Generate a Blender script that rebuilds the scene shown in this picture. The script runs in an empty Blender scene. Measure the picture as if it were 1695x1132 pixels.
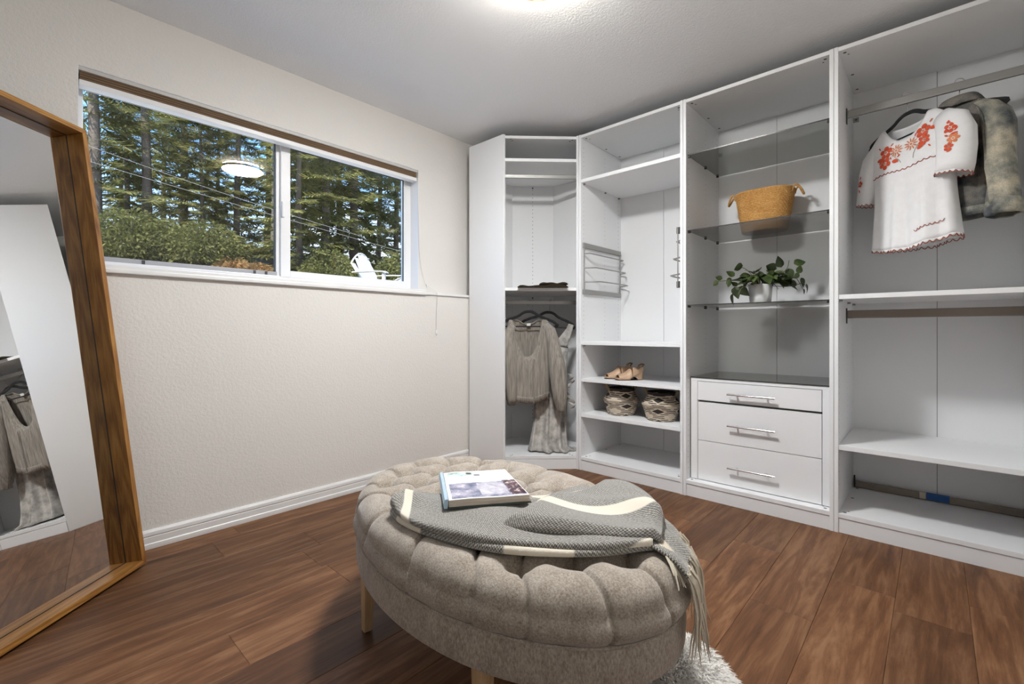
import bpy, bmesh, math, random
import numpy as np
from mathutils import Vector, Matrix

# ------------------------------------------------------------------ camera, world, sun, exposure
scn = bpy.context.scene
COL = scn.collection
pi = math.pi
YAW = math.atan2(700.5, 765.0)
cam_d = bpy.data.cameras.new('camera'); cam = bpy.data.objects.new('camera', cam_d); COL.objects.link(cam)
cam_d.sensor_width = 36.0; cam_d.sensor_fit = 'HORIZONTAL'
cam_d.lens = 765.0 / 1695.0 * 36.0
cam_d.shift_y = -18.6 / 1695.0
cam_d.clip_start = 0.02; cam_d.clip_end = 400
cam.location = (0, 0, 0.979); cam.rotation_euler = (pi/2, 0, YAW)
scn.camera = cam
scn.view_settings.view_transform = 'Standard'; scn.view_settings.look = 'None'
scn.view_settings.exposure = 0.68; scn.view_settings.gamma = 1.0
scn.view_settings.use_curve_mapping = False
scn.cycles.max_bounces = 10; scn.cycles.diffuse_bounces = 5; scn.cycles.glossy_bounces = 5
scn.cycles.transmission_bounces = 8; scn.cycles.transparent_max_bounces = 16
scn.cycles.sample_clamp_indirect = 6.0; scn.cycles.caustics_reflective = False; scn.cycles.caustics_refractive = False

LAMP_EMIT = 136.0
SUN_W = 7.0
SKY_W = 1.7

world = bpy.data.worlds.new('sky'); scn.world = world; world.use_nodes = True
nt = world.node_tree; nt.nodes.clear()
def N(tree, t, **kw):
    n = tree.nodes.new(t)
    for k, v in kw.items():
        if k == 'inp':
            for kk, vv in v.items(): n.inputs[kk].default_value = vv
        else: setattr(n, k, v)
    return n
wo = N(nt, 'ShaderNodeOutputWorld'); bg = N(nt, 'ShaderNodeBackground', inp={'Strength': SKY_W})
tc = N(nt, 'ShaderNodeTexCoord'); sep = N(nt, 'ShaderNodeSeparateXYZ')
nt.links.new(tc.outputs['Generated'], sep.inputs[0])
ramp = N(nt, 'ShaderNodeValToRGB')
ramp.color_ramp.elements[0].position = 0.0; ramp.color_ramp.elements[0].color = (0.86, 0.90, 0.95, 1)
ramp.color_ramp.elements[1].position = 0.55; ramp.color_ramp.elements[1].color = (0.10, 0.29, 0.72, 1)
e = ramp.color_ramp.elements.new(0.17); e.color = (0.50, 0.68, 0.93, 1)
e = ramp.color_ramp.elements.new(0.30); e.color = (0.20, 0.44, 0.86, 1)
nt.links.new(sep.outputs['Z'], ramp.inputs[0])
cn = N(nt, 'ShaderNodeTexNoise', inp={'Scale': 3.2, 'Detail': 6.0, 'Roughness': 0.6})
cr = N(nt, 'ShaderNodeValToRGB'); cr.color_ramp.elements[0].position = 0.55; cr.color_ramp.elements[1].position = 0.72
nt.links.new(tc.outputs['Generated'], cn.inputs['Vector']); nt.links.new(cn.outputs['Fac'], cr.inputs[0])
mx = N(nt, 'ShaderNodeMixRGB', inp={'Color2': (0.92, 0.94, 0.97, 1)})
nt.links.new(cr.outputs[0], mx.inputs['Fac']); nt.links.new(ramp.outputs[0], mx.inputs['Color1'])
nt.links.new(mx.outputs[0], bg.inputs['Color']); nt.links.new(bg.outputs[0], wo.inputs[0])

sd = bpy.data.lights.new('sun', 'SUN'); sd.energy = SUN_W; sd.angle = math.radians(1.0); sd.color = (1.0, 0.95, 0.86)
sun = bpy.data.objects.new('sun', sd); COL.objects.link(sun); sun.location = (8, -6, 20)
sun.rotation_euler = Vector((-0.34, 0.46, -0.82)).to_track_quat('-Z', 'Y').to_euler()

# ------------------------------------------------------------------ helpers
def tag(o, label=None, cat=None, group=None, kind=None):
    if label: o['label'] = label
    if cat: o['category'] = cat
    if group: o['group'] = group
    if kind: o['kind'] = kind
    return o

def empty(name, loc=(0, 0, 0), rot=(0, 0, 0), label=None, cat=None, group=None, kind=None):
    o = bpy.data.objects.new(name, None); COL.objects.link(o)
    o.empty_display_size = 0.1; o.location = loc; o.rotation_euler = rot
    return tag(o, label, cat, group, kind)

def obj(name, verts, faces, mat, parent=None, smooth=False, uv=None, loc=None):
    me = bpy.data.meshes.new(name)
    me.from_pydata([tuple(map(float, v)) for v in verts], [], [tuple(int(i) for i in f) for f in faces])
    if mat is not None: me.materials.append(mat)
    if smooth: me.polygons.foreach_set('use_smooth', [True]*len(me.polygons))
    if uv is not None:
        l = me.uv_layers.new(name='UVMap')
        li = np.empty(len(me.loops), dtype=np.int32); me.loops.foreach_get('vertex_index', li)
        l.data.foreach_set('uv', np.asarray(uv, dtype=np.float32)[li].ravel())
    me.update()
    o = bpy.data.objects.new(name, me); COL.objects.link(o)
    if parent is not None: o.parent = parent
    if loc is not None: o.location = loc
    return o

class MB:
    """collects verts and faces of ONE part"""
    def __init__(s): s.v = []; s.f = []
    def add(s, v, f):
        n = len(s.v); s.v += [tuple(p) for p in v]; s.f += [tuple(i+n for i in q) for q in f]; return s
    def box(s, x0, x1, y0, y1, z0, z1):
        v = [(x, y, z) for x in (x0, x1) for y in (y0, y1) for z in (z0, z1)]
        return s.add(v, [(0,1,3,2),(4,6,7,5),(0,4,5,1),(2,3,7,6),(0,2,6,4),(1,5,7,3)])
    def prism(s, poly, z0, z1):
        a = sum(poly[i][0]*poly[(i+1) % len(poly)][1]-poly[(i+1) % len(poly)][0]*poly[i][1] for i in range(len(poly)))
        if a < 0: poly = poly[::-1]
        n = len(poly)
        v = [(x, y, z0) for x, y in poly] + [(x, y, z1) for x, y in poly]
        return s.add(v, [tuple(range(n-1, -1, -1)), tuple(range(n, 2*n))] + [(i, (i+1) % n, n+(i+1) % n, n+i) for i in range(n)])
    def tube(s, pts, r, seg=8, cap=True, squash=None):
        pts = [Vector(p) for p in pts]; n = len(pts)
        rs = r if isinstance(r, (list, tuple)) else [r]*n
        up = None; rings = []
        for i, p in enumerate(pts):
            t = (pts[min(i+1, n-1)] - pts[max(i-1, 0)])
            if t.length < 1e-9: t = Vector((0, 0, 1))
            t.normalize()
            if up is None:
                up = Vector((0, 0, 1)) if abs(t.z) < 0.9 else Vector((1, 0, 0))
            u = (up - t*up.dot(t))
            if u.length < 1e-6: u = t.orthogonal()
            u.normalize(); w = t.cross(u); up = u
            su, sw = squash if squash else (1, 1)
            rings.append([p + u*(math.cos(a)*rs[i]*su) + w*(math.sin(a)*rs[i]*sw) for a in [2*pi*k/seg for k in range(seg)]])
        v = [q for g in rings for q in g]
        f = [(i*seg+k, i*seg+(k+1) % seg, (i+1)*seg+(k+1) % seg, (i+1)*seg+k) for i in range(n-1) for k in range(seg)]
        if cap: f += [tuple(range(seg-1, -1, -1)), tuple((n-1)*seg+k for k in range(seg))]
        return s.add(v, f)
    def lathe(s, prof, seg=32, c=(0, 0, 0)):
        v = []; n = len(prof)
        for r, z in prof:
            v += [(c[0]+r*math.cos(2*pi*k/seg), c[1]+r*math.sin(2*pi*k/seg), c[2]+z) for k in range(seg)]
        f = [(i*seg+k, i*seg+(k+1) % seg, (i+1)*seg+(k+1) % seg, (i+1)*seg+k) for i in range(n-1) for k in range(seg)]
        if prof[0][0] > 1e-5: f.append(tuple(range(seg-1, -1, -1)))
        if prof[-1][0] > 1e-5: f.append(tuple((n-1)*seg+k for k in range(seg)))
        return s.add(v, f)
    def disc(s, c, n, r, seg=8):
        n = Vector(n).normalized(); u = n.orthogonal().normalized(); w = n.cross(u); c = Vector(c)
        return s.add([c+u*(r*math.cos(2*pi*k/seg))+w*(r*math.sin(2*pi*k/seg)) for k in range(seg)], [tuple(range(seg))])
    def build(s, name, mat, parent=None, smooth=False, bevel=0, seg=2, loc=None, uv=None):
        o = obj(name, s.v, s.f, mat, parent, smooth, uv, loc)
        if bevel:
            bm = bmesh.new(); bm.from_mesh(o.data)
            bmesh.ops.bevel(bm, geom=[e for e in bm.edges if e.calc_length() > bevel*2.2], offset=bevel, segments=seg, affect='EDGES', profile=0.6, clamp_overlap=True)
            bm.to_mesh(o.data); bm.free()
            o.data.polygons.foreach_set('use_smooth', [False]*len(o.data.polygons))
        if smooth:
            sh = o.data
            sh.polygons.foreach_set('use_smooth', [True]*len(sh.polygons))
            try: sh.set_sharp_from_angle(angle=math.radians(50))
            except Exception: pass
        return o

def box(name, x0, x1, y0, y1, z0, z1, mat, parent=None, bevel=0.0, **kw):
    return MB().box(x0, x1, y0, y1, z0, z1).build(name, mat, parent, bevel=bevel, **kw)
def tube(name, pts, r, mat, parent=None, seg=8, **kw):
    return MB().tube(pts, r, seg, **kw).build(name, mat, parent, smooth=True)
def grid_faces(nu, nv, close_u=False, close_v=False):
    f = []
    for i in range(nu if close_u else nu-1):
        for j in range(nv if close_v else nv-1):
            a, b = i, (i+1) % nu; c, d = j, (j+1) % nv
            f.append((a*nv+c, b*nv+c, b*nv+d, a*nv+d))
    return f
def smoothcurve(pts, n):
    """Catmull-Rom through pts, n samples"""
    P = [np.array(p, float) for p in pts]; P = [2*P[0]-P[1]] + P + [2*P[-1]-P[-2]]
    out = []; m = len(P)-3
    for k in range(n):
        t = k/(n-1)*m; i = min(int(t), m-1); t -= i
        a, b, c, d = P[i], P[i+1], P[i+2], P[i+3]
        out.append(0.5*((2*b)+(-a+c)*t+(2*a-5*b+4*c-d)*t*t+(-a+3*b-3*c+d)*t**3))
    return out
def solidify(o, t, off=0.0):
    m = o.modifiers.new('thickness', 'SOLIDIFY'); m.thickness = t; m.offset = off; return o
def subsurf(o, l=1):
    m = o.modifiers.new('subdiv', 'SUBSURF'); m.levels = l; m.render_levels = l; return o

# ------------------------------------------------------------------ materials
def mat(name, color, rough=0.5, metal=0.0, spec=0.5, var=None, bump=None, trans=0.0, sheen=0.0, coat=0.0, coord='Object', emit=None, alpha=None):
    """var=(scale, amount, stretch xyz)  bump=(scale, strength, distance)"""
    m = bpy.data.materials.new(name); m.use_nodes = True
    t = m.node_tree; b = t.nodes['Principled BSDF']
    b.inputs['Base Color'].default_value = (*color, 1); b.inputs['Roughness'].default_value = rough
    b.inputs['Metallic'].default_value = metal; b.inputs['Specular IOR Level'].default_value = spec
    b.inputs['Transmission Weight'].default_value = trans
    b.inputs['Sheen Weight'].default_value = sheen; b.inputs['Coat Weight'].default_value = coat
    if emit: b.inputs['Emission Color'].default_value = (*emit[0], 1); b.inputs['Emission Strength'].default_value = emit[1]
    co = N(t, 'ShaderNodeTexCoord')
    if var:
        mp = N(t, 'ShaderNodeMapping'); mp.inputs['Scale'].default_value = var[2] if len(var) > 2 else (1, 1, 1)
        t.links.new(co.outputs[coord], mp.inputs[0])
        n = N(t, 'ShaderNodeTexNoise', inp={'Scale': var[0], 'Detail': 5.0, 'Roughness': 0.6}); t.links.new(mp.outputs[0], n.inputs['Vector'])
        r = N(t, 'ShaderNodeMapRange', inp={'From Min': 0.3, 'From Max': 0.7, 'To Min': 1-var[1], 'To Max': 1+var[1]}); t.links.new(n.outputs['Fac'], r.inputs[0])
        mu = N(t, 'ShaderNodeVectorMath', operation='SCALE'); mu.inputs[0].default_value = color; t.links.new(r.outputs[0], mu.inputs['Scale'])
        t.links.new(mu.outputs[0], b.inputs['Base Color'])
    if bump:
        n2 = N(t, 'ShaderNodeTexNoise', inp={'Scale': bump[0], 'Detail': 4.0, 'Roughness': 0.55}); t.links.new(co.outputs[coord], n2.inputs['Vector'])
        bp = N(t, 'ShaderNodeBump', inp={'Strength': bump[1], 'Distance': bump[2]}); t.links.new(n2.outputs['Fac'], bp.inputs['Height'])
        t.links.new(bp.outputs[0], b.inputs['Normal'])
    return m

def wood_mat(name, dark, mid, light, axis='Y', scale=1.0, rough=0.4, rnd=True, knots=True, contrast=1.0, coat=0.0):
    m = bpy.data.materials.new(name); m.use_nodes = True
    t = m.node_tree; b = t.nodes['Principled BSDF']; L = t.links
    co = N(t, 'ShaderNodeTexCoord'); vec = co.outputs['Object']
    oi = N(t, 'ShaderNodeObjectInfo')
    if rnd:
        mu = N(t, 'ShaderNodeMath', operation='MULTIPLY', inp={1: 37.0}); L.new(oi.outputs['Random'], mu.inputs[0])
        ad = N(t, 'ShaderNodeVectorMath', operation='ADD'); L.new(vec, ad.inputs[0]); L.new(mu.outputs[0], ad.inputs[1]); vec = ad.outputs[0]
    st = {'X': (0.09, 1, 1), 'Y': (1, 0.09, 1), 'Z': (1, 1, 0.09)}[axis]
    mp = N(t, 'ShaderNodeMapping'); mp.inputs['Scale'].default_value = st; L.new(vec, mp.inputs[0])
    # warp for cathedrals / knots
    w = N(t, 'ShaderNodeTexNoise', inp={'Scale': 7.0*scale, 'Detail': 2.0}); L.new(mp.outputs[0], w.inputs['Vector'])
    ws = N(t, 'ShaderNodeVectorMath', operation='SCALE', inp={'Scale': 0.12/scale}); L.new(w.outputs['Color'], ws.inputs[0])
    wa = N(t, 'ShaderNodeVectorMath', operation='ADD'); L.new(mp.outputs[0], wa.inputs[0]); L.new(ws.outputs[0], wa.inputs[1])
    n1 = N(t, 'ShaderNodeTexNoise', inp={'Scale': 24.0*scale, 'Detail': 8.0, 'Roughness': 0.65}); L.new(wa.outputs[0], n1.inputs['Vector'])
    n2 = N(t, 'ShaderNodeTexNoise', inp={'Scale': 120.0*scale, 'Detail': 6.0, 'Roughness': 0.75}); L.new(wa.outputs[0], n2.inputs['Vector'])
    n3 = N(t, 'ShaderNodeTexNoise', inp={'Scale': 3.5*scale, 'Detail': 3.0}); L.new(vec, n3.inputs['Vector'])
    wv = N(t, 'ShaderNodeTexWave', wave_type='RINGS', inp={'Scale': 14.0*scale, 'Distortion': 7.0, 'Detail': 4.0, 'Detail Scale': 2.0}); L.new(wa.outputs[0], wv.inputs['Vector'])
    a1 = N(t, 'ShaderNodeMath', operation='MULTIPLY_ADD', inp={1: 0.46, 2: -0.03}); L.new(n1.outputs['Fac'], a1.inputs[0])
    a2 = N(t, 'ShaderNodeMath', operation='MULTIPLY_ADD', inp={1: 0.38}); L.new(n2.outputs['Fac'], a2.inputs[0]); L.new(a1.outputs[0], a2.inputs[2])
    a3 = N(t, 'ShaderNodeMath', operation='MULTIPLY_ADD', inp={1: 0.22}); L.new(n3.outputs['Fac'], a3.inputs[0]); L.new(a2.outputs[0], a3.inputs[2])
    a4 = N(t, 'ShaderNodeMath', operation='MULTIPLY_ADD', inp={1: 0.13 if knots else 0.05}); L.new(wv.outputs['Fac'], a4.inputs[0]); L.new(a3.outputs[0], a4.inputs[2])
    rp = N(t, 'ShaderNodeValToRGB'); c = rp.color_ramp
    h = 0.17/contrast
    c.elements[0].position = 0.555-h; c.elements[0].color = (*dark, 1); c.elements[1].position = 0.555+h; c.elements[1].color = (*light, 1)
    e = c.elements.new(0.555); e.color = (*mid, 1); L.new(a4.outputs[0], rp.inputs[0])
    out = rp.outputs[0]
    if rnd:
        mr = N(t, 'ShaderNodeMapRange', inp={'To Min': 0.76, 'To Max': 1.28}); L.new(oi.outputs['Random'], mr.inputs[0])
        vm = N(t, 'ShaderNodeVectorMath', operation='SCALE'); L.new(out, vm.inputs[0]); L.new(mr.outputs[0], vm.inputs['Scale']); out = vm.outputs[0]
    L.new(out, b.inputs['Base Color'])
    b.inputs['Specular IOR Level'].default_value = 0.3
    b.inputs['Roughness'].default_value = rough; b.inputs['Coat Weight'].default_value = coat; b.inputs['Coat Roughness'].default_value = 0.3
    bp = N(t, 'ShaderNodeBump', inp={'Strength': 0.12, 'Distance': 0.002}); L.new(a2.outputs[0], bp.inputs['Height']); L.new(bp.outputs[0], b.inputs['Normal'])
    return m

M = {}
M['wall'] = mat('wall_paint', (0.76, 0.738, 0.70), 0.75, spec=0.3, bump=(90, 0.55, 0.004))
M['ceil'] = mat('ceiling_paint', (0.87, 0.875, 0.88), 0.85, spec=0.2, bump=(110, 0.6, 0.004))
M['trim'] = mat('trim_paint', (0.80, 0.80, 0.79), 0.35)
M['vinyl'] = mat('window_vinyl', (0.84, 0.84, 0.84), 0.3)
M['track'] = mat('window_track_grey', (0.40, 0.40, 0.41), 0.4)
M['gasket'] = mat('glazing_gasket', (0.06, 0.06, 0.06), 0.6)
M['lam'] = mat('white_laminate', (0.82, 0.825, 0.83), 0.42, spec=0.4, bump=(420, 0.08, 0.0006))
M['lamback'] = mat('white_back_board', (0.80, 0.805, 0.81), 0.5, spec=0.35, bump=(300, 0.08, 0.0006))
M['hole'] = mat('hole_gap_shade_and_caps', (0.10, 0.095, 0.09), 0.8)  # dark colour painting the shade in holes and gaps; lock caps share it
M['dark'] = mat('dark_steel', (0.05, 0.045, 0.04), 0.4, metal=0.6)
M['steel'] = mat('satin_steel', (0.34, 0.335, 0.32), 0.42, metal=0.6)
M['chrome'] = mat('chrome', (0.75, 0.75, 0.75), 0.12, metal=1.0)
M['railbrown'] = mat('bronze_rail', (0.235, 0.20, 0.165), 0.5, metal=0.35)
M['black'] = mat('black_plastic', (0.015, 0.015, 0.015), 0.45)
M['velvet'] = mat('black_velvet', (0.008, 0.008, 0.009), 0.9, sheen=0.15)
M['floor'] = wood_mat('plank_vinyl', (0.050, 0.019, 0.0070), (0.130, 0.056, 0.0225), (0.235, 0.122, 0.060), 'Y', 1.0, 0.5, contrast=0.78)
M['floorbase'] = mat('floor_underlay', (0.05, 0.03, 0.02), 0.9)
M['frame'] = wood_mat('mirror_frame_wood', (0.17, 0.066, 0.014), (0.33, 0.150, 0.034), (0.50, 0.255, 0.066), 'Z', 1.3, 0.38, rnd=False, coat=0.2)
M['frameh'] = wood_mat('mirror_frame_wood_rail', (0.17, 0.066, 0.014), (0.33, 0.150, 0.034), (0.50, 0.255, 0.066), 'X', 1.3, 0.38, rnd=False, coat=0.2)
M['mirror'] = mat('mirror_silver', (0.88, 0.88, 0.87), 0.0, metal=1.0)
M['oak'] = wood_mat('pale_oak', (0.36, 0.24, 0.13), (0.50, 0.35, 0.20), (0.60, 0.45, 0.28), 'Z', 1.5, 0.45, rnd=False, knots=False)

def glass_mat(name, tint, refl=1.0, ior=1.5):
    m = bpy.data.materials.new(name); m.use_nodes = True; t = m.node_tree; t.nodes.clear()
    o = N(t, 'ShaderNodeOutputMaterial'); tr = N(t, 'ShaderNodeBsdfTransparent', inp={'Color': (*tint, 1)})
    gl = N(t, 'ShaderNodeBsdfGlossy', inp={'Roughness': 0.0, 'Color': (refl, refl, refl, 1)})
    fr = N(t, 'ShaderNodeFresnel', inp={'IOR': ior}); mi = N(t, 'ShaderNodeMixShader')
    ge = N(t, 'ShaderNodeNewGeometry'); inv = N(t, 'ShaderNodeMath', operation='SUBTRACT', inp={0: 1.0}); t.links.new(ge.outputs['Backfacing'], inv.inputs[1]); mf = N(t, 'ShaderNodeMath', operation='MULTIPLY'); t.links.new(fr.outputs[0], mf.inputs[0]); t.links.new(inv.outputs[0], mf.inputs[1]); t.links.new(mf.outputs[0], mi.inputs[0]); t.links.new(tr.outputs[0], mi.inputs[1]); t.links.new(gl.outputs[0], mi.inputs[2]); t.links.new(mi.outputs[0], o.inputs[0])
    return m
M['pane'] = glass_mat('window_glass', (0.97, 0.98, 0.97))
M['smoke'] = glass_mat('smoked_glass', (0.52, 0.52, 0.505))
M['glassedge'] = mat('glass_edge', (0.03, 0.03, 0.028), 0.25)

# ------------------------------------------------------------------ the room
XL, XU, XR = -2.607, -2.695, 0.405      # lower window wall, upper window wall, right wall
YB, YN = 3.305, -0.50                   # back wall, wall behind the camera
ZC = 2.440
WY0, WY1, WZ0, WZ1 = 0.203, 1.964, 1.262, 2.117   # window opening in the upper wall

fl = box('floor', XL-0.25, XR+0.1, YN-0.1, YB+0.1, -0.06, -0.010, M['floorbase']); tag(fl, 'brown wood-look plank floor of the closet room', 'floor', kind='structure')
rng = random.Random(5)
PW = 0.1965; PL = 1.22
ends = {0: 1.832, 1: 2.095+0.0, 2: 2.095, 3: 2.315, -1: 2.30, -11: 0.637, -10: 0.637, -7: 0.481, -6: 0.481, -9: 0.884, -8: 1.37}
def col_idx(x): return int(round((x-(-0.107))/PW))
joint = {}
for xx, yy in ((-0.4025, 1.832), (-0.009, 2.095), (0.187, 2.315), (-0.599, 2.30), (-2.375, 0.637), (-1.582, 0.481), (-1.98, 0.884), (-0.206, 0.98)):
    joint[int(math.floor((xx-0.089)/PW))] = yy
c0 = int(math.floor((XL-0.089)/PW)); c1 = int(math.floor((XR-0.089)/PW))
for c in range(c0, c1+1):
    xa = max(0.089+c*PW, XL-0.01); xb = min(0.089+(c+1)*PW, XR+0.01)
    y0 = joint.get(c, rng.uniform(0, PL)); ys = [YN-0.01] + [y0+k*PL for k in range(-4, 5) if YN+0.05 < y0+k*PL < YB-0.02] + [YB+0.01]
    for a, b_ in zip(ys[:-1], ys[1:]):
        g = 0.0003; cx_, cy_ = (xa+xb)/2, (a+b_)/2
        hx, hy = (xb-xa)/2-g, (b_-a)/2-g; bv = 0.0012
        v = []
        for zz, ins in ((-0.010, 0), (-bv, 0), (0, bv)):
            v += [(-hx+ins, -hy+ins, zz), (hx-ins, -hy+ins, zz), (hx-ins, hy-ins, zz), (-hx+ins, hy-ins, zz)]
        f = [(8, 9, 10, 11)] + [(q*4+k, q*4+(k+1) % 4, q*4+4+(k+1) % 4, q*4+4+k) for q in (0, 1) for k in range(4)]
        obj('plank', v, f, M['floor'], fl, loc=(cx_, cy_, 0))

ce = box('ceiling', XU-0.2, XR+0.1, YN-0.1, YB+0.1, ZC, ZC+0.12, M['ceil']); tag(ce, 'white textured ceiling', 'ceiling', kind='structure')
wl = MB()
wl.box(XL-0.3, XL, YN-0.1, YB+0.1, -0.06, 1.232)                     # thicker lower part
wl.box(XU-0.15, XU, YN-0.1, WY0, 1.232, ZC); wl.box(XU-0.15, XU, WY1, YB+0.1, 1.232, ZC)
wl.box(XU-0.15, XU, WY0, WY1, WZ1, ZC); wl.box(XU-0.15, XU, WY0, WY1, 1.232, WZ0-0.002)
tag(wl.build('wall_left', M['wall']), 'beige textured window wall, thicker below the ledge', 'wall', kind='structure')
tag(box('wall_back', XU-0.15, XR+0.1, YB, YB+0.1, -0.06, ZC, M['wall']), 'beige wall behind the white wardrobes', 'wall', kind='structure')
tag(box('wall_right', XR, XR+0.1, YN-0.1, YB, -0.06, ZC, M['wall']), 'beige wall at the right end of the wardrobes', 'wall', kind='structure')
wf = MB(); wf.box(XU-0.1, -0.85, YN-0.1, YN, -0.06, ZC); wf.box(0.25, XR, YN-0.1, YN, -0.06, ZC); wf.box(-0.85, 0.25, YN-0.1, YN, 2.06, ZC)  # doorway opening added behind the camera to reduce fill light
tag(wf.build('wall_front', M['wall']), 'beige wall with the doorway opposite the wardrobes', 'wall', kind='structure')
hw = MB(); hw.box(-1.5, 0.9, YN-1.5, YN-1.4, -0.06, ZC); hw.box(-1.6, -1.5, YN-1.5, YN-0.1, -0.06, ZC); hw.box(0.9, 1.0, YN-1.5, YN-0.1, -0.06, ZC); hw.box(-1.6, 1.0, YN-1.5, YN-0.1, ZC, ZC+0.1)  # unseen dark hall, added so little light returns through the doorway
tag(hw.build('wall_added_hall', M['wall']), 'unlit hallway walls beyond the doorway', 'wall', kind='structure')
tag(box('floor_added_hall', -1.5, 0.9, YN-1.4, YN-0.1, -0.06, 0.0, M['floor']), 'brown floor of the unlit hallway', 'floor', kind='structure')  # floor of the added hall, out of view
tc_ = MB(); tc_.box(-0.91, -0.85, YN, YN+0.015, 0, 2.12); tc_.box(0.25, 0.31, YN, YN+0.015, 0, 2.12); tc_.box(-0.85, 0.25, YN, YN+0.015, 2.06, 2.12)  # casing of the added doorway, out of view
tag(tc_.build('trim_added_doorway', M['trim']), 'white casing around the doorway', 'trim', kind='structure')

# profiled baseboard of the window wall
def baseboard(name, p0, p1, nrm, label):
    prof = [(0, 0), (0.013, 0), (0.014, 0.012), (0.0135, 0.022), (0.0105, 0.026), (0.0105, 0.052), (0.0085, 0.055), (0.0125, 0.060), (0.0115, 0.074), (0.006, 0.083), (0, 0.084)]
    v = []
    for p in (p0, p1): v += [(p[0]+nrm[0]*d, p[1]+nrm[1]*d, z) for d, z in prof]
    n = len(prof); f = [(k, (k+1) % n, n+(k+1) % n, n+k) for k in range(n)] + [tuple(range(n)), tuple(range(2*n-1, n-1, -1))]
    return tag(obj(name, v, f, M['trim']), label, 'baseboard', kind='structure')
baseboard('baseboard_left', (XL, YN), (XL, 2.352), (1, 0), 'white moulded baseboard under the window')
baseboard('baseboard_front', (XL+0.014, YN), (-0.912, YN), (0, 1), 'white moulded baseboard opposite the wardrobes')
baseboard('baseboard_right', (XR, YN+0.014), (XR, 2.70), (-1, 0), 'white moulded baseboard beside the tall hanging wardrobe')

# ledge strip and sill
tag(box('trim_1', XU, XL+0.012, 1.945, YB-0.01, 1.230, 1.247, M['trim'], bevel=0.002), 'thin white ledge strip between window sill and corner wardrobe', 'trim', kind='structure')
tag(box('trim_2', XU, XL+0.012, YN+0.001, 0.16, 1.230, 1.247, M['trim'], bevel=0.002), 'thin white ledge strip behind the leaning mirror', 'trim', kind='structure')

# ------------------------------------------------------------------ window
win = empty('window_1', (XU, 1.08, 1.232)); tag(win, 'white horizontal sliding window above the ledge', 'window', kind='structure')
def W(o): o.location = (-win.location[0], -win.location[1], -win.location[2]); return o
GX = -2.800
sl = MB().box(XU-0.10, XL+0.014, 0.16, 1.955, 1.232, 1.262).build('sill', M['trim'], win, bevel=0.004); W(sl)
W(box('sill_nose', XL-0.02, XL+0.020, 0.16, 1.955, 1.226, 1.246, M['trim'], win, bevel=0.005))
# jamb liners (inside the opening)
W(box('jamb', GX+0.012, XU-0.001, WY1-0.002, WY1+0.006, 1.262, WZ1, M['vinyl'], win))
W(box('jamb', GX+0.012, XU-0.001, WY0-0.006, WY0+0.002, 1.262, WZ1, M['vinyl'], win))
W(box('head_liner', GX+0.012, XU-0.001, WY0, WY1, WZ1-0.003, WZ1+0.005, M['vinyl'], win))
# outer vinyl frame
FZ0, FZ1 = 1.262, 2.115
W(box('frame_side', GX-0.045, GX+0.012, WY1-0.045, WY1, FZ0, FZ1, M['vinyl'], win, bevel=0.003))
W(box('frame_side', GX-0.045, GX+0.012, WY0, WY0+0.024, FZ0, FZ1, M['vinyl'], win, bevel=0.003))
W(box('frame_head', GX-0.045, GX+0.012, WY0+0.024, WY1-0.045, 2.066, FZ1, M['vinyl'], win, bevel=0.003))
W(box('frame_foot', GX-0.045, GX+0.012, WY0+0.024, WY1-0.045, FZ0, 1.296, M['vinyl'], win, bevel=0.003))
W(box('track', GX-0.040, GX+0.004, WY0+0.024, 1.05, 1.296, 1.318, M['track'], win, bevel=0.002))
for yy in (0.44, 0.93, 0.99): W(box('track_block', GX-0.006, GX+0.008, yy-0.006, yy+0.006, 1.297, 1.316, M['gasket'], win))
# fixed left lite
W(box('pane', GX-0.022, GX-0.016, WY0+0.020, 1.046, 1.312, 2.068, M['pane'], win))
W(box('glazing_bead', GX-0.024, GX-0.008, 1.040, 1.046, 1.318, 2.066, M['gasket'], win))
W(box('glazing_bead', GX-0.024, GX-0.008, WY0+0.024, 1.046, 2.060, 2.066, M['gasket'], win))
W(box('meeting_stile', GX-0.030, GX-0.002, 1.046, 1.070, 1.296, 2.066, M['vinyl'], win, bevel=0.002))
# sliding right sash
s_ = win
W(box('sash_stile', GX-0.014, GX+0.016, 1.066, 1.120, 1.290, 2.078, M['vinyl'], s_, bevel=0.004))
W(box('sash_stile', GX-0.014, GX+0.010, 1.908, 1.926, 1.290, 2.078, M['vinyl'], s_, bevel=0.003))
W(box('sash_rail', GX-0.014, GX+0.013, 1.120, 1.908, 1.290, 1.330, M['vinyl'], s_, bevel=0.004))
W(box('sash_rail', GX-0.014, GX+0.013, 1.120, 1.908, 2.052, 2.078, M['vinyl'], s_, bevel=0.004))
W(box('pane', GX-0.006, GX, 1.118, 1.910, 1.328, 2.054, M['pane'], s_))
W(box('glazing_bead', GX-0.002, GX+0.004, 1.902, 1.908, 1.330, 2.052, M['gasket'], s_))
W(box('glazing_bead', GX-0.002, GX+0.004, 1.120, 1.902, 2.046, 2.052, M['gasket'], s_))
W(box('latch', GX+0.014, GX+0.030, 1.068, 1.084, 1.635, 1.725, M['vinyl'], s_, bevel=0.005))

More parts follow.
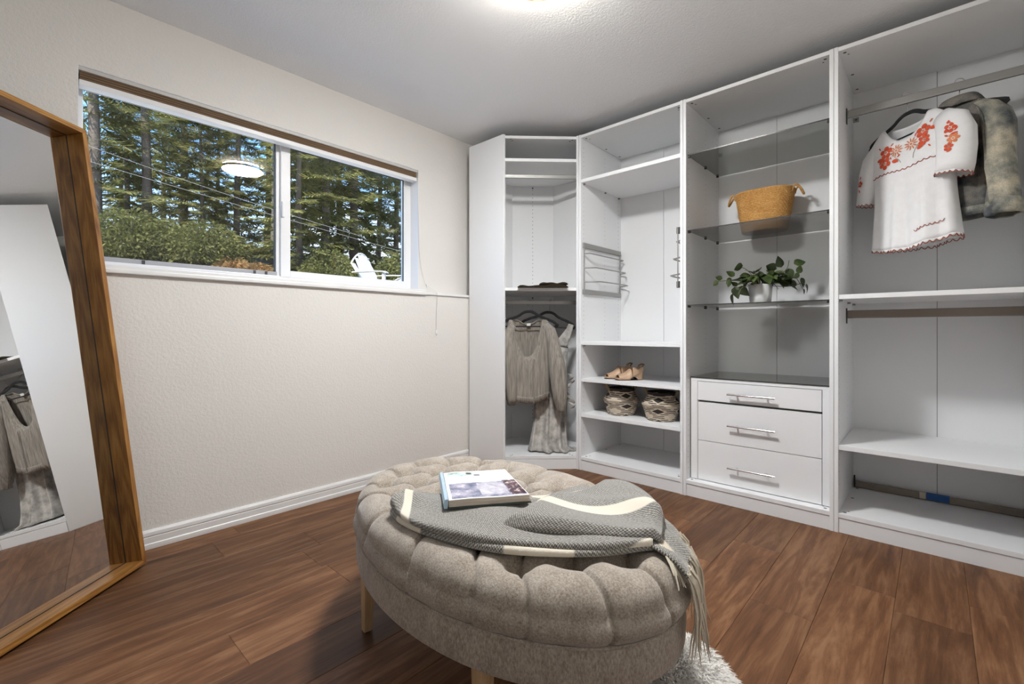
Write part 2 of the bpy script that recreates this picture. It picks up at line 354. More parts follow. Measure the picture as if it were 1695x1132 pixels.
# cellular blind gathered at the top
M['blindfab'] = mat('brown_shade_fabric', (0.165, 0.105, 0.058), 0.85, var=(60, 0.12, (1, 0.08, 1)))
M['blindrail'] = mat('shade_headrail', (0.55, 0.54, 0.52), 0.4)
bl = empty('window_blind', (XU-0.03, 1.08, 2.116), label='brown cellular shade gathered under its rail at the window top', cat='window blind')
def BL(o): o.location = (-bl.location[0], -bl.location[1], -bl.location[2]); return o
BL(box('headrail', XU-0.060, XU-0.004, WY0+0.002, WY1-0.006, 2.096, 2.114, M['blindrail'], bl, bevel=0.002))
for k in range(7):
    z1 = 2.0955-k*0.0052
    BL(MB().box(XU-0.056+0.003*(k % 2), XU-0.008-0.0025*(k % 2), WY0+0.006, WY1-0.012, z1-0.0050, z1).build('pleat', M['blindfab'], bl, bevel=0.0018))
BL(box('bottom_rail', XU-0.058, XU-0.006, WY0+0.004, WY1-0.010, 2.034, 2.0588, M['vinyl'], bl, bevel=0.004))
cordp = [(XU+0.004, 1.952, 2.06), (XU+0.006, 1.958, 1.8), (XU+0.006, 1.97, 1.5), (XU+0.01, 2.005, 1.335), (XU+0.01, 2.03, 1.300)]
BL(tube('cord', smoothcurve(cordp, 24), 0.0012, M['blindrail'], bl, 6))
BL(tube('cord_cleat', [(XU-0.001, 2.03, 1.31), (XU+0.012, 2.03, 1.31), (XU+0.014, 2.03, 1.292)], [0.005, 0.004, 0.003], M['vinyl'], bl, 8))
cc = [(XU+0.012, 2.03, 1.30), (XL+0.006, 2.045, 1.252), (XL+0.016, 2.047, 1.243), (XL+0.0155, 2.047, 1.20), (XL+0.009, 2.047, 1.10), (XL+0.006, 2.047, 0.985)]
BL(tube('cord', cc, 0.0012, M['blindrail'], bl, 6))
BL(MB().lathe([(0.001, 0.03), (0.004, 0.026), (0.006, 0.010), (0.0065, 0.002), (0.004, 0.0)], 12, (XL+0.008, 2.047, 0.956)).build('cord_tassel', M['vinyl'], bl, smooth=True))

# ------------------------------------------------------------------ ceiling lamp
M['brass'] = mat('warm_brass', (0.62, 0.40, 0.16), 0.28, metal=1.0)
M['lampglass'] = mat('lit_glass', (0.9, 0.85, 0.75), 0.4, emit=((0.965, 0.97, 0.975), LAMP_EMIT))
M['collar'] = mat('lit_glass_collar', (0.9, 0.82, 0.66), 0.4, emit=((1.0, 0.95, 0.86), LAMP_EMIT*0.5))
lp = empty('ceiling_lamp', (-1.14, 1.40, ZC), label='round brass flush ceiling lamp with lit glass bowl', cat='lamp')
MB().lathe([(0.0, 0.0), (0.110, 0.0), (0.116, -0.004), (0.116, -0.012), (0.110, -0.016), (0.0, -0.016)], 48).build('ceiling_pan', M['brass'], lp, smooth=True)
MB().lathe([(0.112, -0.0165), (0.150, -0.018), (0.159, -0.024), (0.160, -0.040), (0.150, -0.0405)], 48).build('glass_collar', M['collar'], lp, smooth=True)
MB().lathe([(0.150, -0.041), (0.172, -0.041), (0.175, -0.047), (0.172, -0.054), (0.155, -0.055)], 48).build('ring', M['brass'], lp, smooth=True)
MB().lathe([(0.160, -0.054), (0.152, -0.062), (0.125, -0.071), (0.085, -0.078), (0.04, -0.081), (0.0005, -0.082)], 48).build('glass_bowl', M['lampglass'], lp, smooth=True)
for k in range(3):
    a = 2*pi*k/3+0.5
    MB().box(-0.006, 0.006, -0.004, 0.004, -0.052, -0.012).build('clip', M['brass'], lp, loc=(0.168*math.cos(a), 0.168*math.sin(a), 0))
# ------------------------------------------------------------------ wardrobes
YF = 2.723; TH = 0.018; UW = 0.745; UD = 0.572; UH = 2.357
def holes(mb, xs, ys, z0, z1, nx, step=0.032, r=0.0026):
    z = z0
    while z < z1:
        for y in ys: mb.disc((xs, y, z), (nx, 0, 0), r, 6)
        z += step
def locks(mb, W_, z, nz, ys):
    for s in (0, 1):
        for (dx, dy, r) in ((0.040, 0.035, 0.0075), (0.052, 0.062, 0.0045), (0.042, 0.30, 0.0075), (0.042, 0.50, 0.0075)):
            mb.disc((dx if s == 0 else W_-dx, dy, z), (0, 0, nz), r, 10)
def unit(x0, label, cols=(0.034, 0.318, 0.520)):
    r = empty('wardrobe_frame', (x0, YF, 0), label=label, cat='wardrobe')
    g = 0.0008
    box('side_panel', g, TH, 0, UD, 0, UH, M['lam'], r, bevel=0.0012)
    box('side_panel', UW-TH, UW-g, 0, UD, 0, UH, M['lam'], r, bevel=0.0012)
    box('top_panel', TH, UW-TH, 0.002, UD-0.012, UH-0.022, UH-0.002, M['lam'], r, bevel=0.001)
    box('bottom_panel', TH, UW-TH, 0.002, UD-0.012, 0.072, 0.093, M['lam'], r, bevel=0.001)
    box('plinth', TH+0.0006, UW-TH-0.0006, 0.006, 0.022, 0.0, 0.0695, M['lam'], r, bevel=0.001)
    box('back_panel', TH, UW/2-0.0011, UD-0.012, UD-0.006, 0.072, UH-0.003, M['lamback'], r)
    box('back_panel', UW/2+0.0011, UW-TH, UD-0.012, UD-0.006, 0.072, UH-0.003, M['lamback'], r)
    box('seam_shade_strip', UW/2-0.03, UW/2+0.03, UD-0.006, UD-0.003, 0.072, UH-0.003, M['hole'], r)  # dark strip that paints shade into the seam between the back boards
    mb = MB()
    holes(mb, TH+0.0004, cols, 0.16, 2.30, 1); holes(mb, UW-TH-0.0004, cols, 0.16, 2.30, -1)
    tag(mb.build('peg_holes', M['hole'], r), kind='stuff')
    mb = MB(); locks(mb, UW, UH-0.0224, -1, None); locks(mb, UW, 0.0934, 1, None)
    tag(mb.build('cam_locks', M['hole'], r), kind='stuff')
    return r
def pins(r, z, mat_, ys=(0.034, 0.318, 0.520), size=0.006, both=True):
    for y in ys:
        for s in ((0, 1) if both else (0,)):
            xa = TH if s == 0 else UW-TH-0.014
            MB().box(xa, xa+0.014, y-size, y+size, z-0.010, z-0.0002).build('shelf_pin', mat_, r, bevel=0.002)
def bracket(r, z):
    for s in (0, 1):
        xa = TH if s == 0 else UW-TH-0.026
        MB().box(xa, xa+0.026, UD-0.0165, UD-0.0125, z-0.013, z+0.013).build('wall_bracket', M['steel'], r, bevel=0.001)
        MB().disc((xa+0.013, UD-0.0167, z), (0, -1, 0), 0.005, 10).build('bracket_screw', M['dark'], r)
def shelf(r, z0, z1, y0=0.004):
    return box('shelf', TH+0.0008, UW-TH-0.0008, y0, UD-0.013, z0, z1, M['lam'], r, bevel=0.0015)

X1, X2, X3 = -1.855, -1.110, -0.365
# unit 1: shelves, shoe racks
u1 = unit(X1, 'white open wardrobe with shoes and two baskets on its low shelves')
for z0, z1 in ((2.020, 2.044), (0.880, 0.902), (0.622, 0.644), (0.374, 0.398)):
    shelf(u1, z0, z1); pins(u1, z0, M['steel'], size=0.005)
bracket(u1, 2.20)
# unit 2: smoked glass shelves above drawers
u2 = unit(X2, 'white wardrobe with smoked glass shelves above three drawers')
for z in (2.024, 1.573, 1.128):
    g_ = box('glass_shelf', TH+0.002, UW-TH-0.002, 0.020, UD-0.030, z, z+0.006, M['smoke'], u2)
    box('glass_edge', TH+0.002, UW-TH-0.002, 0.0185, 0.0200, z, z+0.006, M['glassedge'], g_)
    pins(u2, z, M['black'], (0.034, 0.300, 0.520), 0.007)
bracket(u2, 2.175)
dy = 0.062
box('drawer_case', TH+0.006, UW-TH-0.006, dy+0.022, UD-0.02, 0.0935, 0.680, M['lam'], u2)
box('drawer_filler', TH+0.006, 0.063, dy, dy+0.020, 0.096, 0.696, M['lam'], u2, bevel=0.001)
box('drawer_filler', 0.689, UW-TH-0.006, dy, dy+0.020, 0.096, 0.696, M['lam'], u2, bevel=0.001)
box('drawer_top_frame', TH+0.006, UW-TH-0.006, dy-0.001, dy+0.06, 0.6800, 0.6965, M['lam'], u2, bevel=0.001)
gt = box('glass_top', TH+0.004, UW-TH-0.004, dy-0.003, UD-0.02, 0.6985, 0.7035, M['smoke'], u2)
box('glass_edge', TH+0.004, UW-TH-0.004, dy-0.0045, dy-0.003, 0.6985, 0.7035, M['glassedge'], gt)
for k, (za, zb, zh, dep) in enumerate(((0.568, 0.677, 0.618, -0.003), (0.331, 0.556, 0.440, 0.0), (0.097, 0.3275, 0.201, 0.0))):
    d = box('drawer', 0.0655, 0.6865, dy+dep, dy+dep+0.018, za, zb, M['lam'], u2, bevel=0.0012)
    hx0, hx1 = 0.240, 0.482; hy = dy+dep-0.032
    h = tube('handle', [(hx0, hy, zh), (hx1, hy, zh)], 0.006, M['chrome'], d, 14)
    for hx in (hx0+0.045, hx1-0.045): tube('handle_post', [(hx, hy, zh), (hx, dy+dep-0.0003, zh)], 0.0045, M['chrome'], d, 10)
box('gap_shade_board', 0.0655, 0.6865, dy+0.019, dy+0.022, 0.10, 0.679, M['hole'], u2)  # dark sheet painting the shade seen in the gaps between drawers
# unit 3: hanging rails
u3 = unit(X3, 'tall white wardrobe with hanging rails holding the blouse and jacket')
shelf(u3, 1.132, 1.154); pins(u3, 1.132, M['steel'], size=0.006)
shelf(u3, 0.401, 0.424); pins(u3, 0.401, M['steel'], size=0.005)
bracket(u3, 2.185)
def rail(r, y, z0, z1, m):
    t = MB().box(TH+0.004, UW-TH-0.004, y-0.0075, y+0.0075, z0, z1).build('clothes_rail', m, r, bevel=0.005)
    for s in (0, 1):
        xa = TH+0.0003 if s == 0 else UW-TH-0.0053
        MB().box(xa, xa+0.005, y-0.011, y+0.011, z0-0.028, z1+0.012).build('rail_bracket', M['dark'], t, bevel=0.002)
rail(u3, 0.270, 2.098, 2.138, M['steel']); rail(u3, 0.270, 1.045, 1.086, M['railbrown'])

# spare rail lying at the back of the lowest deck
sr = empty('spare_clothes_rail', (X3+0.03, YF+UD-0.045, 0.0935), label='loose bronze clothes rail with blue tape lying on the lowest deck', cat='rail')
box('bar', 0.0, UW-0.075, -0.008, 0.008, 0.0, 0.038, M['railbrown'], sr, bevel=0.006)
box('end_bracket', -0.006, 0.0, -0.010, 0.010, 0.0, 0.066, M['dark'], sr, bevel=0.002)
M['bluetape'] = mat('blue_tape', (0.015, 0.085, 0.27), 0.6); M['sticker'] = mat('paper_sticker', (0.50, 0.45, 0.37), 0.6)
box('tape', 0.300, 0.390, -0.0092, 0.0092, 0.004, 0.0392, M['bluetape'], sr, bevel=0.004)
box('sticker', 0.272, 0.300, -0.0086, 0.0086, 0.004, 0.0388, M['sticker'], sr, bevel=0.004)

# corner wardrobe
cw = empty('corner_wardrobe', (-2.22, 2.72, 0), label='white corner wardrobe with grey clothes hanging in its lower half', cat='wardrobe')
def CW(o): o.location = (2.22, -2.72, 0); return o
ax0, ax1 = -2.5915, -2.234                         # left side panel x range
CW(box('side_panel', ax0, ax1, 2.352, 2.370, 0, UH+0.004, M['lam'], cw, bevel=0.0012))
CW(box('side_panel', -1.8755, -1.8575, 2.722, 3.075, 0, UH, M['lam'], cw, bevel=0.0012))
inn = [(-2.2345, 2.3705), (-1.8760, 2.7220), (-1.8760, 3.066), (-2.345, 3.066), (-2.583, 2.828), (-2.583, 2.3705)]
for nm, z0, z1 in (('top_panel', UH-0.022, UH-0.002), ('shelf', 2.174, 2.196), ('shelf', 1.262, 1.283), ('bottom_panel', 0.073, 0.094)):
    CW(MB().prism(inn, z0, z1).build(nm, M['lam'], cw, bevel=0.0012))
CW(MB().prism([(-2.2305, 2.3715), (-1.8765, 2.7235), (-1.8890, 2.7365), (-2.2430, 2.3845)], 0, 0.0705).build('plinth', M['lam'], cw, bevel=0.001))
CW(MB().box(-2.5905, -2.5845, 2.3705, 2.829, 0.073, UH-0.003).build('back_panel', M['lamback'], cw))
CW(MB().prism([(-2.5845, 2.8295), (-2.3450, 3.0685), (-2.3495, 3.0730), (-2.589, 2.834)], 0.073, UH-0.003).build('back_panel', M['lamback'], cw))
CW(MB().box(-2.344, -1.8765, 3.068, 3.074, 0.073, UH-0.003).build('back_panel', M['lamback'], cw))
mb = MB()
cdir = Vector((1, 1, 0)).normalized(); cn_ = Vector((1, -1, 0)).normalized()
z = 0.16
while z < 2.30:
    if not (1.25 < z < 1.295 or 2.16 < z < 2.21): mb.disc((-2.4655, 2.9465, z), cn_, 0.0033, 6)
    z += 0.032
for z in (2.162, 1.250): mb.disc((-2.4650, 2.9460, z), cn_, 0.007, 10)
for z, nz in ((UH-0.0224, -1), (0.0944, 1)):
    for q in ((-2.215, 2.405), (-2.222, 2.43), (-1.905, 2.715), (-1.93, 2.722)): mb.disc((q[0], q[1], z), (0, 0, nz), 0.0062, 8)
tag(CW(mb.build('peg_holes', M['hole'], cw)), kind='stuff')
for z0, z1 in ((2.100, 2.128), (1.172, 1.201)):
    a = Vector((-2.432, 2.3706, 0)); b_ = Vector((-1.876, 2.9266, 0)); o_ = Vector((0.0055, -0.0055, 0))
    t = CW(MB().prism([tuple((a+o_)[:2]), tuple((b_+o_)[:2]), tuple((b_-o_)[:2]), tuple((a-o_)[:2])], z0, z1).build('clothes_rail', M['steel'], cw, bevel=0.004))

# multi-rail racks on the inner sides of unit 1
def rack(x, s, label):
    r = empty('shoe_rack', (x, YF, 1.24), label=label, cat='rack', group=None)
    y0, y1 = 0.026, 0.538
    for za, zb in ((0.326, 0.360), (0.0, 0.032)):
        xa, xb = (0.0006, 0.014) if s > 0 else (-0.014, -0.0006)
        MB().box(xa, xb, y0-0.006, y1, za, zb).build('mounting_rail', M['steel'], r, bevel=0.002)
    for y in (y0+0.004, y1-0.006): tube('upright', [(s*0.008, y, 0.03), (s*0.008, y, 0.33)], 0.0042, M['steel'], r, 10)
    for z, p in ((0.285, 0.036), (0.184, 0.068), (0.084, 0.097)):
        ln = p*1.15
        pts = [(s*0.008, y0+0.004, z), (s*(0.008+p*0.5), y0+0.004+ln*0.33, z), (s*(0.008+p*0.92), y0+ln*0.62, z), (s*(0.008+p), y0+ln, z)]
        pts += [(s*(0.008+p), y1-ln*0.8, z), (s*(0.008+p*0.92), y1-ln*0.45, z), (s*(0.008+p*0.5), y1-ln*0.2, z), (s*0.008, y1-0.006, z)]
        tube('bar', pts, 0.0048, M['steel'], r, 10)
    return r
rack(X1+TH, 1, 'satin metal three-bar shoe rack on the left inner side panel')
r2 = rack(X1+UW-TH, -1, 'satin metal three-bar shoe rack seen end-on behind the divider')
tube('front_rod', [(-0.0185, 0.012, 0.0), (-0.0185, 0.012, 0.36)], 0.0035, M['steel'], r2, 10)
for z in (0.0, 0.326): MB().box(-0.026, -0.0008, 0.010, 0.020, z-0.002, z+0.038).build('end_cap', M['dark'], r2, bevel=0.002)

# ------------------------------------------------------------------ leaning mirror
MT = math.asin(0.25/1.82)
mr = empty('floor_mirror', (-2.425, 0.393, 0.0115), (MT, 0, math.atan2(-0.7318, 0.6816)), label='large wood framed floor mirror leaning across the corner', cat='mirror')
mw, mh, md, mt = 0.96, 1.82, 0.076, 0.021
def MR(name, poly_xz, y0, y1, m):   # extrude a polygon in the mirror's plane
    v = [(x, y0, z) for x, z in poly_xz] + [(x, y1, z) for x, z in poly_xz]; n = len(poly_xz)
    f = [tuple(range(n)), tuple(range(2*n-1, n-1, -1))] + [(k, n+k, n+(k+1) % n, (k+1) % n) for k in range(n)]
    return MB().add(v, f).build(name, m, mr, bevel=0.0012)
e_ = 0.0004
MR('frame_stile', [(0, 0), (mt, mt), (mt, mh-mt), (0, mh)], -md, 0, M['frame'])
MR('frame_stile', [(mw, 0), (mw, mh), (mw-mt, mh-mt), (mw-mt, mt)], -md, 0, M['frame'])
MR('frame_rail', [(e_, 0), (mw-e_, 0), (mw-mt-e_, mt-e_), (mt+e_, mt-e_)], -md, 0, M['frameh'])
MR('frame_rail', [(e_, mh), (mt+e_, mh-mt+e_), (mw-mt-e_, mh-mt+e_), (mw-e_, mh)], -md, 0, M['frameh'])
for zz_ in (mt, mh-mt-0.002): box('rabbet', mt, mw-mt, -0.0669, -0.0655, zz_, zz_+0.002, M['dark'], mr)
for xx_ in (mt, mw-mt-0.002): box('rabbet', xx_, xx_+0.002, -0.0669, -0.0655, mt+0.002, mh-mt-0.002, M['dark'], mr)
box('mirror_glass', mt-0.004, mw-mt+0.004, -0.072, -0.067, mt-0.004, mh-mt+0.004, M['mirror'], mr)
box('backing_board', 0.004, mw-0.004, -md-0.004, -0.0722, 0.004, mh-0.004, M['dark'], mr)

# ------------------------------------------------------------------ tufted ottoman
OC = (-1.010, 1.030); OTH = math.radians(-8.0)
OA, OB, OZB, OZS, OZT = 0.600, 0.378, 0.252, 0.345, 0.466
def fabric(name, c1, c2, scale=260, bump=0.5, rough=0.95, sheen=0.35, stretch=(1, 1, 1)):
    m = bpy.data.materials.new(name); m.use_nodes = True; t = m.node_tree; b = t.nodes['Principled BSDF']; L = t.links
    co = N(t, 'ShaderNodeTexCoord'); mp = N(t, 'ShaderNodeMapping'); mp.inputs['Scale'].default_value = stretch; L.new(co.outputs['Object'], mp.inputs[0])
    n = N(t, 'ShaderNodeTexNoise', inp={'Scale': scale, 'Detail': 3.0, 'Roughness': 0.7}); L.new(mp.outputs[0], n.inputs['Vector'])
    n2 = N(t, 'ShaderNodeTexNoise', inp={'Scale': scale*0.12, 'Detail': 3.0}); L.new(mp.outputs[0], n2.inputs['Vector'])
    ad = N(t, 'ShaderNodeMath', operation='MULTIPLY_ADD', inp={1: 0.35}); L.new(n2.outputs['Fac'], ad.inputs[0]); L.new(n.outputs['Fac'], ad.inputs[2])
    r = N(t, 'ShaderNodeMapRange', inp={'From Min': 0.48, 'From Max': 0.88}); L.new(ad.outputs[0], r.inputs[0])
    mi = N(t, 'ShaderNodeMixRGB', inp={'Color1': (*c1, 1), 'Color2': (*c2, 1)}); L.new(r.outputs[0], mi.inputs['Fac']); L.new(mi.outputs[0], b.inputs['Base Color'])
    b.inputs['Roughness'].default_value = rough; b.inputs['Sheen Weight'].default_value = sheen; b.inputs['Specular IOR Level'].default_value = 0.15
    bp = N(t, 'ShaderNodeBump', inp={'Strength': bump, 'Distance': 0.0015}); L.new(n.outputs['Fac'], bp.inputs['Height']); L.new(bp.outputs[0], b.inputs['Normal'])
    return m
M['otto'] = fabric('heather_beige_wool', (0.225, 0.183, 0.142), (0.490, 0.438, 0.375), 240)
ot = empty('tufted_ottoman', (OC[0], OC[1], 0), (0, 0, OTH), label='oval button-tufted beige ottoman on pale wooden legs', cat='ottoman')
OR = 0.066; RHO0 = 1-OR/OB*0.92
ZM = OZT-OR
btn = [(x, 0.0) for x in (-.49, -.35, -.21, -.07, .07, .21, .35, .49)] + [(x, s*0.105) for s in (-1, 1) for x in (-.42, -.28, -.14, 0, .14, .28, .42)] + [(x, s*0.208) for s in (-1, 1) for x in (-.35, -.21, -.07, .07, .21, .35)]
segs = []
for i, p in enumerate(btn):
    for q in btn[i+1:]:
        d = math.hypot(p[0]-q[0], p[1]-q[1])
        if 0.09 < d < 0.15 and abs(p[1]-q[1]) > 0.05: segs.append((p, q))
# pleats run from the outer buttons over the shoulder down to the seam
outer = [b for b in btn if abs(b[1]) > 0.2] + [b for b in btn if abs(b[1]) > 0.05 and abs(b[0]) > 0.4] + [b for b in btn if b[1] == 0 and abs(b[0]) > 0.45]
def seam_dir(b):
    return math.atan2(b[1]*1.0/OB, b[0]/OA)
def cushion_profile(w):
    """w in 0..1 along the meridian -> (rho, z, nr, nz, unrolled rho)"""
    w1, w2 = 0.62, 0.84
    if w < w1:
        rho = RHO0*w/w1; return rho, OZT+0.006*(1-(rho/RHO0)**2), 0.0, 1.0, rho
    if w < w2:
        ph = (w-w1)/(w2-w1)*pi/2; return RHO0+(1-RHO0)*math.sin(ph), ZM+OR*math.cos(ph), math.sin(ph), math.cos(ph), RHO0+(1-RHO0)*ph*1.0
    q = (w-w2)/(1-w2); return 1.0+0.028*math.sin(pi*min(q*1.0, 1.0))*0.8-0.010*q**3, ZM-(ZM-OZS)*q, 1.0, 0.0, RHO0+(1-RHO0)*pi/2+0.16*q
NT, NM = 560, 120
TT = np.linspace(0, 2*pi, NT, endpoint=False)
Bn = np.array(btn)
verts = np.zeros((NM, NT, 3))
for j in range(NM):
    rho, zz, nr, nz, ur = cushion_profile(j/(NM-1))
    x, y = OA*rho*np.cos(TT), OB*rho*np.sin(TT)
    ux, uy = OA*ur*np.cos(TT), OB*ur*np.sin(TT)
    dd = np.sqrt((ux[:, None]-Bn[:, 0])**2+(uy[:, None]-Bn[:, 1])**2)
    dm = dd.min(1)
    dip = 0.042*np.exp(-(dm/0.024)**2)+0.015*np.exp(-(dm/0.055)**2)
    cr_ = np.full(NT, 1e3); fade = np.ones(NT)
    for p, q in segs:
        vx, vy = q[0]-p[0], q[1]-p[1]; ll = vx*vx+vy*vy
        tt = np.clip(((ux-p[0])*vx+(uy-p[1])*vy)/ll, 0, 1)
        cr_ = np.minimum(cr_, np.hypot(ux-p[0]-tt*vx, uy-p[1]-tt*vy))
    cre = 0.013*np.exp(-(cr_/0.0052)**2)+0.007*np.exp(-(cr_/0.02)**2)
    pl = np.full(NT, 1e3)
    for b_ in outer:
        a = seam_dir(b_); far = 1.5
        q = (OA*far*math.cos(a), OB*far*math.sin(a)); vx, vy = q[0]-b_[0], q[1]-b_[1]; ll = vx*vx+vy*vy
        tt = np.clip(((ux-b_[0])*vx+(uy-b_[1])*vy)/ll, 0, 1)
        pl = np.minimum(pl, np.hypot(ux-b_[0]-tt*vx, uy-b_[1]-tt*vy))
    plz = 0.013*np.exp(-(pl/0.0048)**2)+0.004*np.exp(-(pl/0.020)**2)
    disp = dip+np.maximum(cre, plz)*(1 if nz > 0 else max(0.35, 1-(ur-1)*2))
    # gentle crumple of the fabric
    disp = disp + 0.0012*np.sin(ux*41+uy*17)+0.0010*np.sin(ux*23-uy*47)
    ex, ey = np.cos(TT)/OA, np.sin(TT)/OB; el = np.hypot(ex, ey); ex, ey = ex/el, ey/el
    verts[j] = np.stack([x-disp*nr*ex, y-disp*nr*ey, zz-disp*nz+0*x], 1)
vv = [tuple(p) for p in verts[1:].reshape(-1, 3)]
ff = [((i)*NT+k, (i)*NT+(k+1) % NT, (i+1)*NT+(k+1) % NT, (i+1)*NT+k) for i in range(NM-2) for k in range(NT)]
ff = [q[::-1] for q in ff]
ci = len(vv); vv.append((0, 0, OZT+0.004)); ff += [(ci, k, (k+1) % NT) for k in range(NT)]
cu = obj('tufted_cushion', vv, ff, M['otto'], ot, smooth=True)
def ell(rho, z, n=120): return [(OA*rho*math.cos(2*pi*k/n), OB*rho*math.sin(2*pi*k/n), z) for k in range(n)]
rings = [ell(0.5, OZB), ell(0.985, OZB), ell(0.996, OZB+0.004), ell(1.0, OZB+0.012), ell(1.004, OZB+0.05), ell(1.0, OZS-0.006), ell(0.988, OZS+0.001), ell(0.9, OZS+0.004)]
v = [p for g in rings for p in g]; n_ = 120
f = [(i*n_+k, i*n_+(k+1) % n_, (i+1)*n_+(k+1) % n_, (i+1)*n_+k) for i in range(len(rings)-1) for k in range(n_)] + [tuple(range(n_-1, -1, -1))]
M['otto2'] = fabric('heather_beige_wool_band', (0.225, 0.183, 0.142), (0.490, 0.438, 0.375), 240, stretch=(1, 1, 0.45))
obj('base_band', v, f, M['otto2'], ot, smooth=True)
tube('seam_piping', [(OA*0.997*math.cos(2*pi*k/160), OB*0.997*math.sin(2*pi*k/160), OZS-0.001) for k in range(161)], 0.0032, M['otto'], ot, 6, cap=False)
for p in btn: MB().lathe([(0.0005, 0.006), (0.006, 0.005), (0.0095, 0.001), (0.0095, -0.004)], 14, (p[0], p[1], OZT-0.052)).build('button', M['otto'], ot, smooth=True)
for sx, sy in ((-1, -1), (1, -1), (1, 1), (-1, 1)):
    lx, ly = 0.318, 0.282
    a, b_ = 0.019, 0.0135
    v = [(lx*sx+i*a, ly*sy+j*a, OZB+0.002) for i, j in ((-1, -1), (1, -1), (1, 1), (-1, 1))] + [(lx*sx*1.01+i*b_, ly*sy*1.01+j*b_, 0.004) for i, j in ((-1, -1), (1, -1), (1, 1), (-1, 1))]
    lg = MB().add(v, [(0, 1, 2, 3), (7, 6, 5, 4)] + [(k, 4+k, 4+(k+1) % 4, (k+1) % 4) for k in range(4)]).build('leg', M['oak'], ot, bevel=0.002)
    MB().lathe([(0.012, 0.004), (0.012, 0.0)], 12, (lx*sx*1.01, ly*sy*1.01, 0)).build('glide', M['black'], lg)
# ------------------------------------------------------------------ throw blanket on the ottoman (ottoman-local coordinates)
def otop(x, y):
    """smooth height of the ottoman cushion (no tufts)"""
    rho = math.hypot(x/OA, y/OB)
    if rho < RHO0: return OZT+0.006*(1-(rho/RHO0)**2)
    s = min((rho-RHO0)/(1-RHO0), 1.0); return ZM+OR*math.sqrt(max(0, 1-s*s))
def plaid(name, bands_u, bands_v):
    m = bpy.data.materials.new(name); m.use_nodes = True; t = m.node_tree; b = t.nodes['Principled BSDF']; L = t.links
    uvn = N(t, 'ShaderNodeUVMap'); sp = N(t, 'ShaderNodeSeparateXYZ'); L.new(uvn.outputs[0], sp.inputs[0])
    acc = None
    for ch, bands in (('X', bands_u), ('Y', bands_v)):
        for a, bb in bands:
            mid, half = (a+bb)/2, (bb-a)/2
            s = N(t, 'ShaderNodeMath', operation='SUBTRACT', inp={1: mid}); L.new(sp.outputs[ch], s.inputs[0])
            ab = N(t, 'ShaderNodeMath', operation='ABSOLUTE'); L.new(s.outputs[0], ab.inputs[0])
            lt = N(t, 'ShaderNodeMapRange', inp={'From Min': half+0.003, 'From Max': half-0.003}); L.new(ab.outputs[0], lt.inputs[0])
            if acc is None: acc = lt.outputs[0]
            else:
                mxn = N(t, 'ShaderNodeMath', operation='MAXIMUM'); L.new(acc, mxn.inputs[0]); L.new(lt.outputs[0], mxn.inputs[1]); acc = mxn.outputs[0]
    # basket weave speckle
    chk = N(t, 'ShaderNodeTexChecker', inp={'Scale': 290.0, 'Color1': (0.44, 0.425, 0.39, 1), 'Color2': (0.085, 0.08, 0.068, 1)}); L.new(uvn.outputs[0], chk.inputs['Vector'])
    nz = N(t, 'ShaderNodeTexNoise', inp={'Scale': 200.0, 'Detail': 3.0}); L.new(uvn.outputs[0], nz.inputs['Vector'])
    gm = N(t, 'ShaderNodeMixRGB', inp={'Fac': 0.30, 'Color2': (0.20, 0.19, 0.17, 1)}); L.new(chk.outputs[0], gm.inputs['Color1'])
    gv = N(t, 'ShaderNodeMapRange', inp={'From Min': 0.3, 'From Max': 0.7, 'To Min': 0.55, 'To Max': 1.5}); L.new(nz.outputs['Fac'], gv.inputs[0])
    gs = N(t, 'ShaderNodeVectorMath', operation='SCALE'); L.new(gm.outputs[0], gs.inputs[0]); L.new(gv.outputs[0], gs.inputs['Scale'])
    mi = N(t, 'ShaderNodeMixRGB', inp={'Color2': (0.72, 0.66, 0.55, 1)}); L.new(acc, mi.inputs['Fac']); L.new(gs.outputs[0], mi.inputs['Color1'])
    L.new(mi.outputs[0], b.inputs['Base Color']); b.inputs['Roughness'].default_value = 0.95; b.inputs['Sheen Weight'].default_value = 0.4; b.inputs['Specular IOR Level'].default_value = 0.1
    bp = N(t, 'ShaderNodeBump', inp={'Strength': 0.6, 'Distance': 0.002}); L.new(nz.outputs['Fac'], bp.inputs['Height']); L.new(bp.outputs[0], b.inputs['Normal'])
    return m
M['plaidA'] = plaid('wool_throw_lower', [(0.055, 0.165), (0.40, 0.56)], [])
M['plaidM'] = plaid('wool_throw_middle', [(-0.1, -0.05)], [(0.165, 0.205)])
M['plaidB'] = plaid('wool_throw_upper', [(-0.1, -0.02)], [(0.165, 0.222)])
M['plaidC'] = plaid('wool_throw_end', [(0.9, 1.0)], [(0.9, 1.0)])
M['cream'] = mat('cream_wool', (0.68, 0.61, 0.49), 0.95, sheen=0.4, bump=(300, 0.5, 0.002))
bk = empty('throw_blanket', (OC[0], OC[1], OZT), (0, 0, OTH), label='grey and cream checked wool throw folded over the ottoman', cat='blanket')
def ribbon(name, cols, m, parent, thick=0.005, uvs=None, seed=0):
    """cols: list (u) of list (v) of points, equal lengths"""
    nu, nv = len(cols), len(cols[0])
    v = [tuple(p) for c in cols for p in c]
    uv = []
    du = 0
    for i, c in enumerate(cols):
        if i: du += float(np.linalg.norm(np.array(c[nv//2])-np.array(cols[i-1][nv//2])))
        dv = 0
        for j, p in enumerate(c):
            if j: dv += float(np.linalg.norm(np.array(p)-np.array(c[j-1])))
            uv.append((du, dv))
    o = obj(name, v, grid_faces(nu, nv), m, parent, smooth=True, uv=uv)
    if thick: solidify(o, thick, 0.0)
    return o
zb0 = OZT   # blanket root height
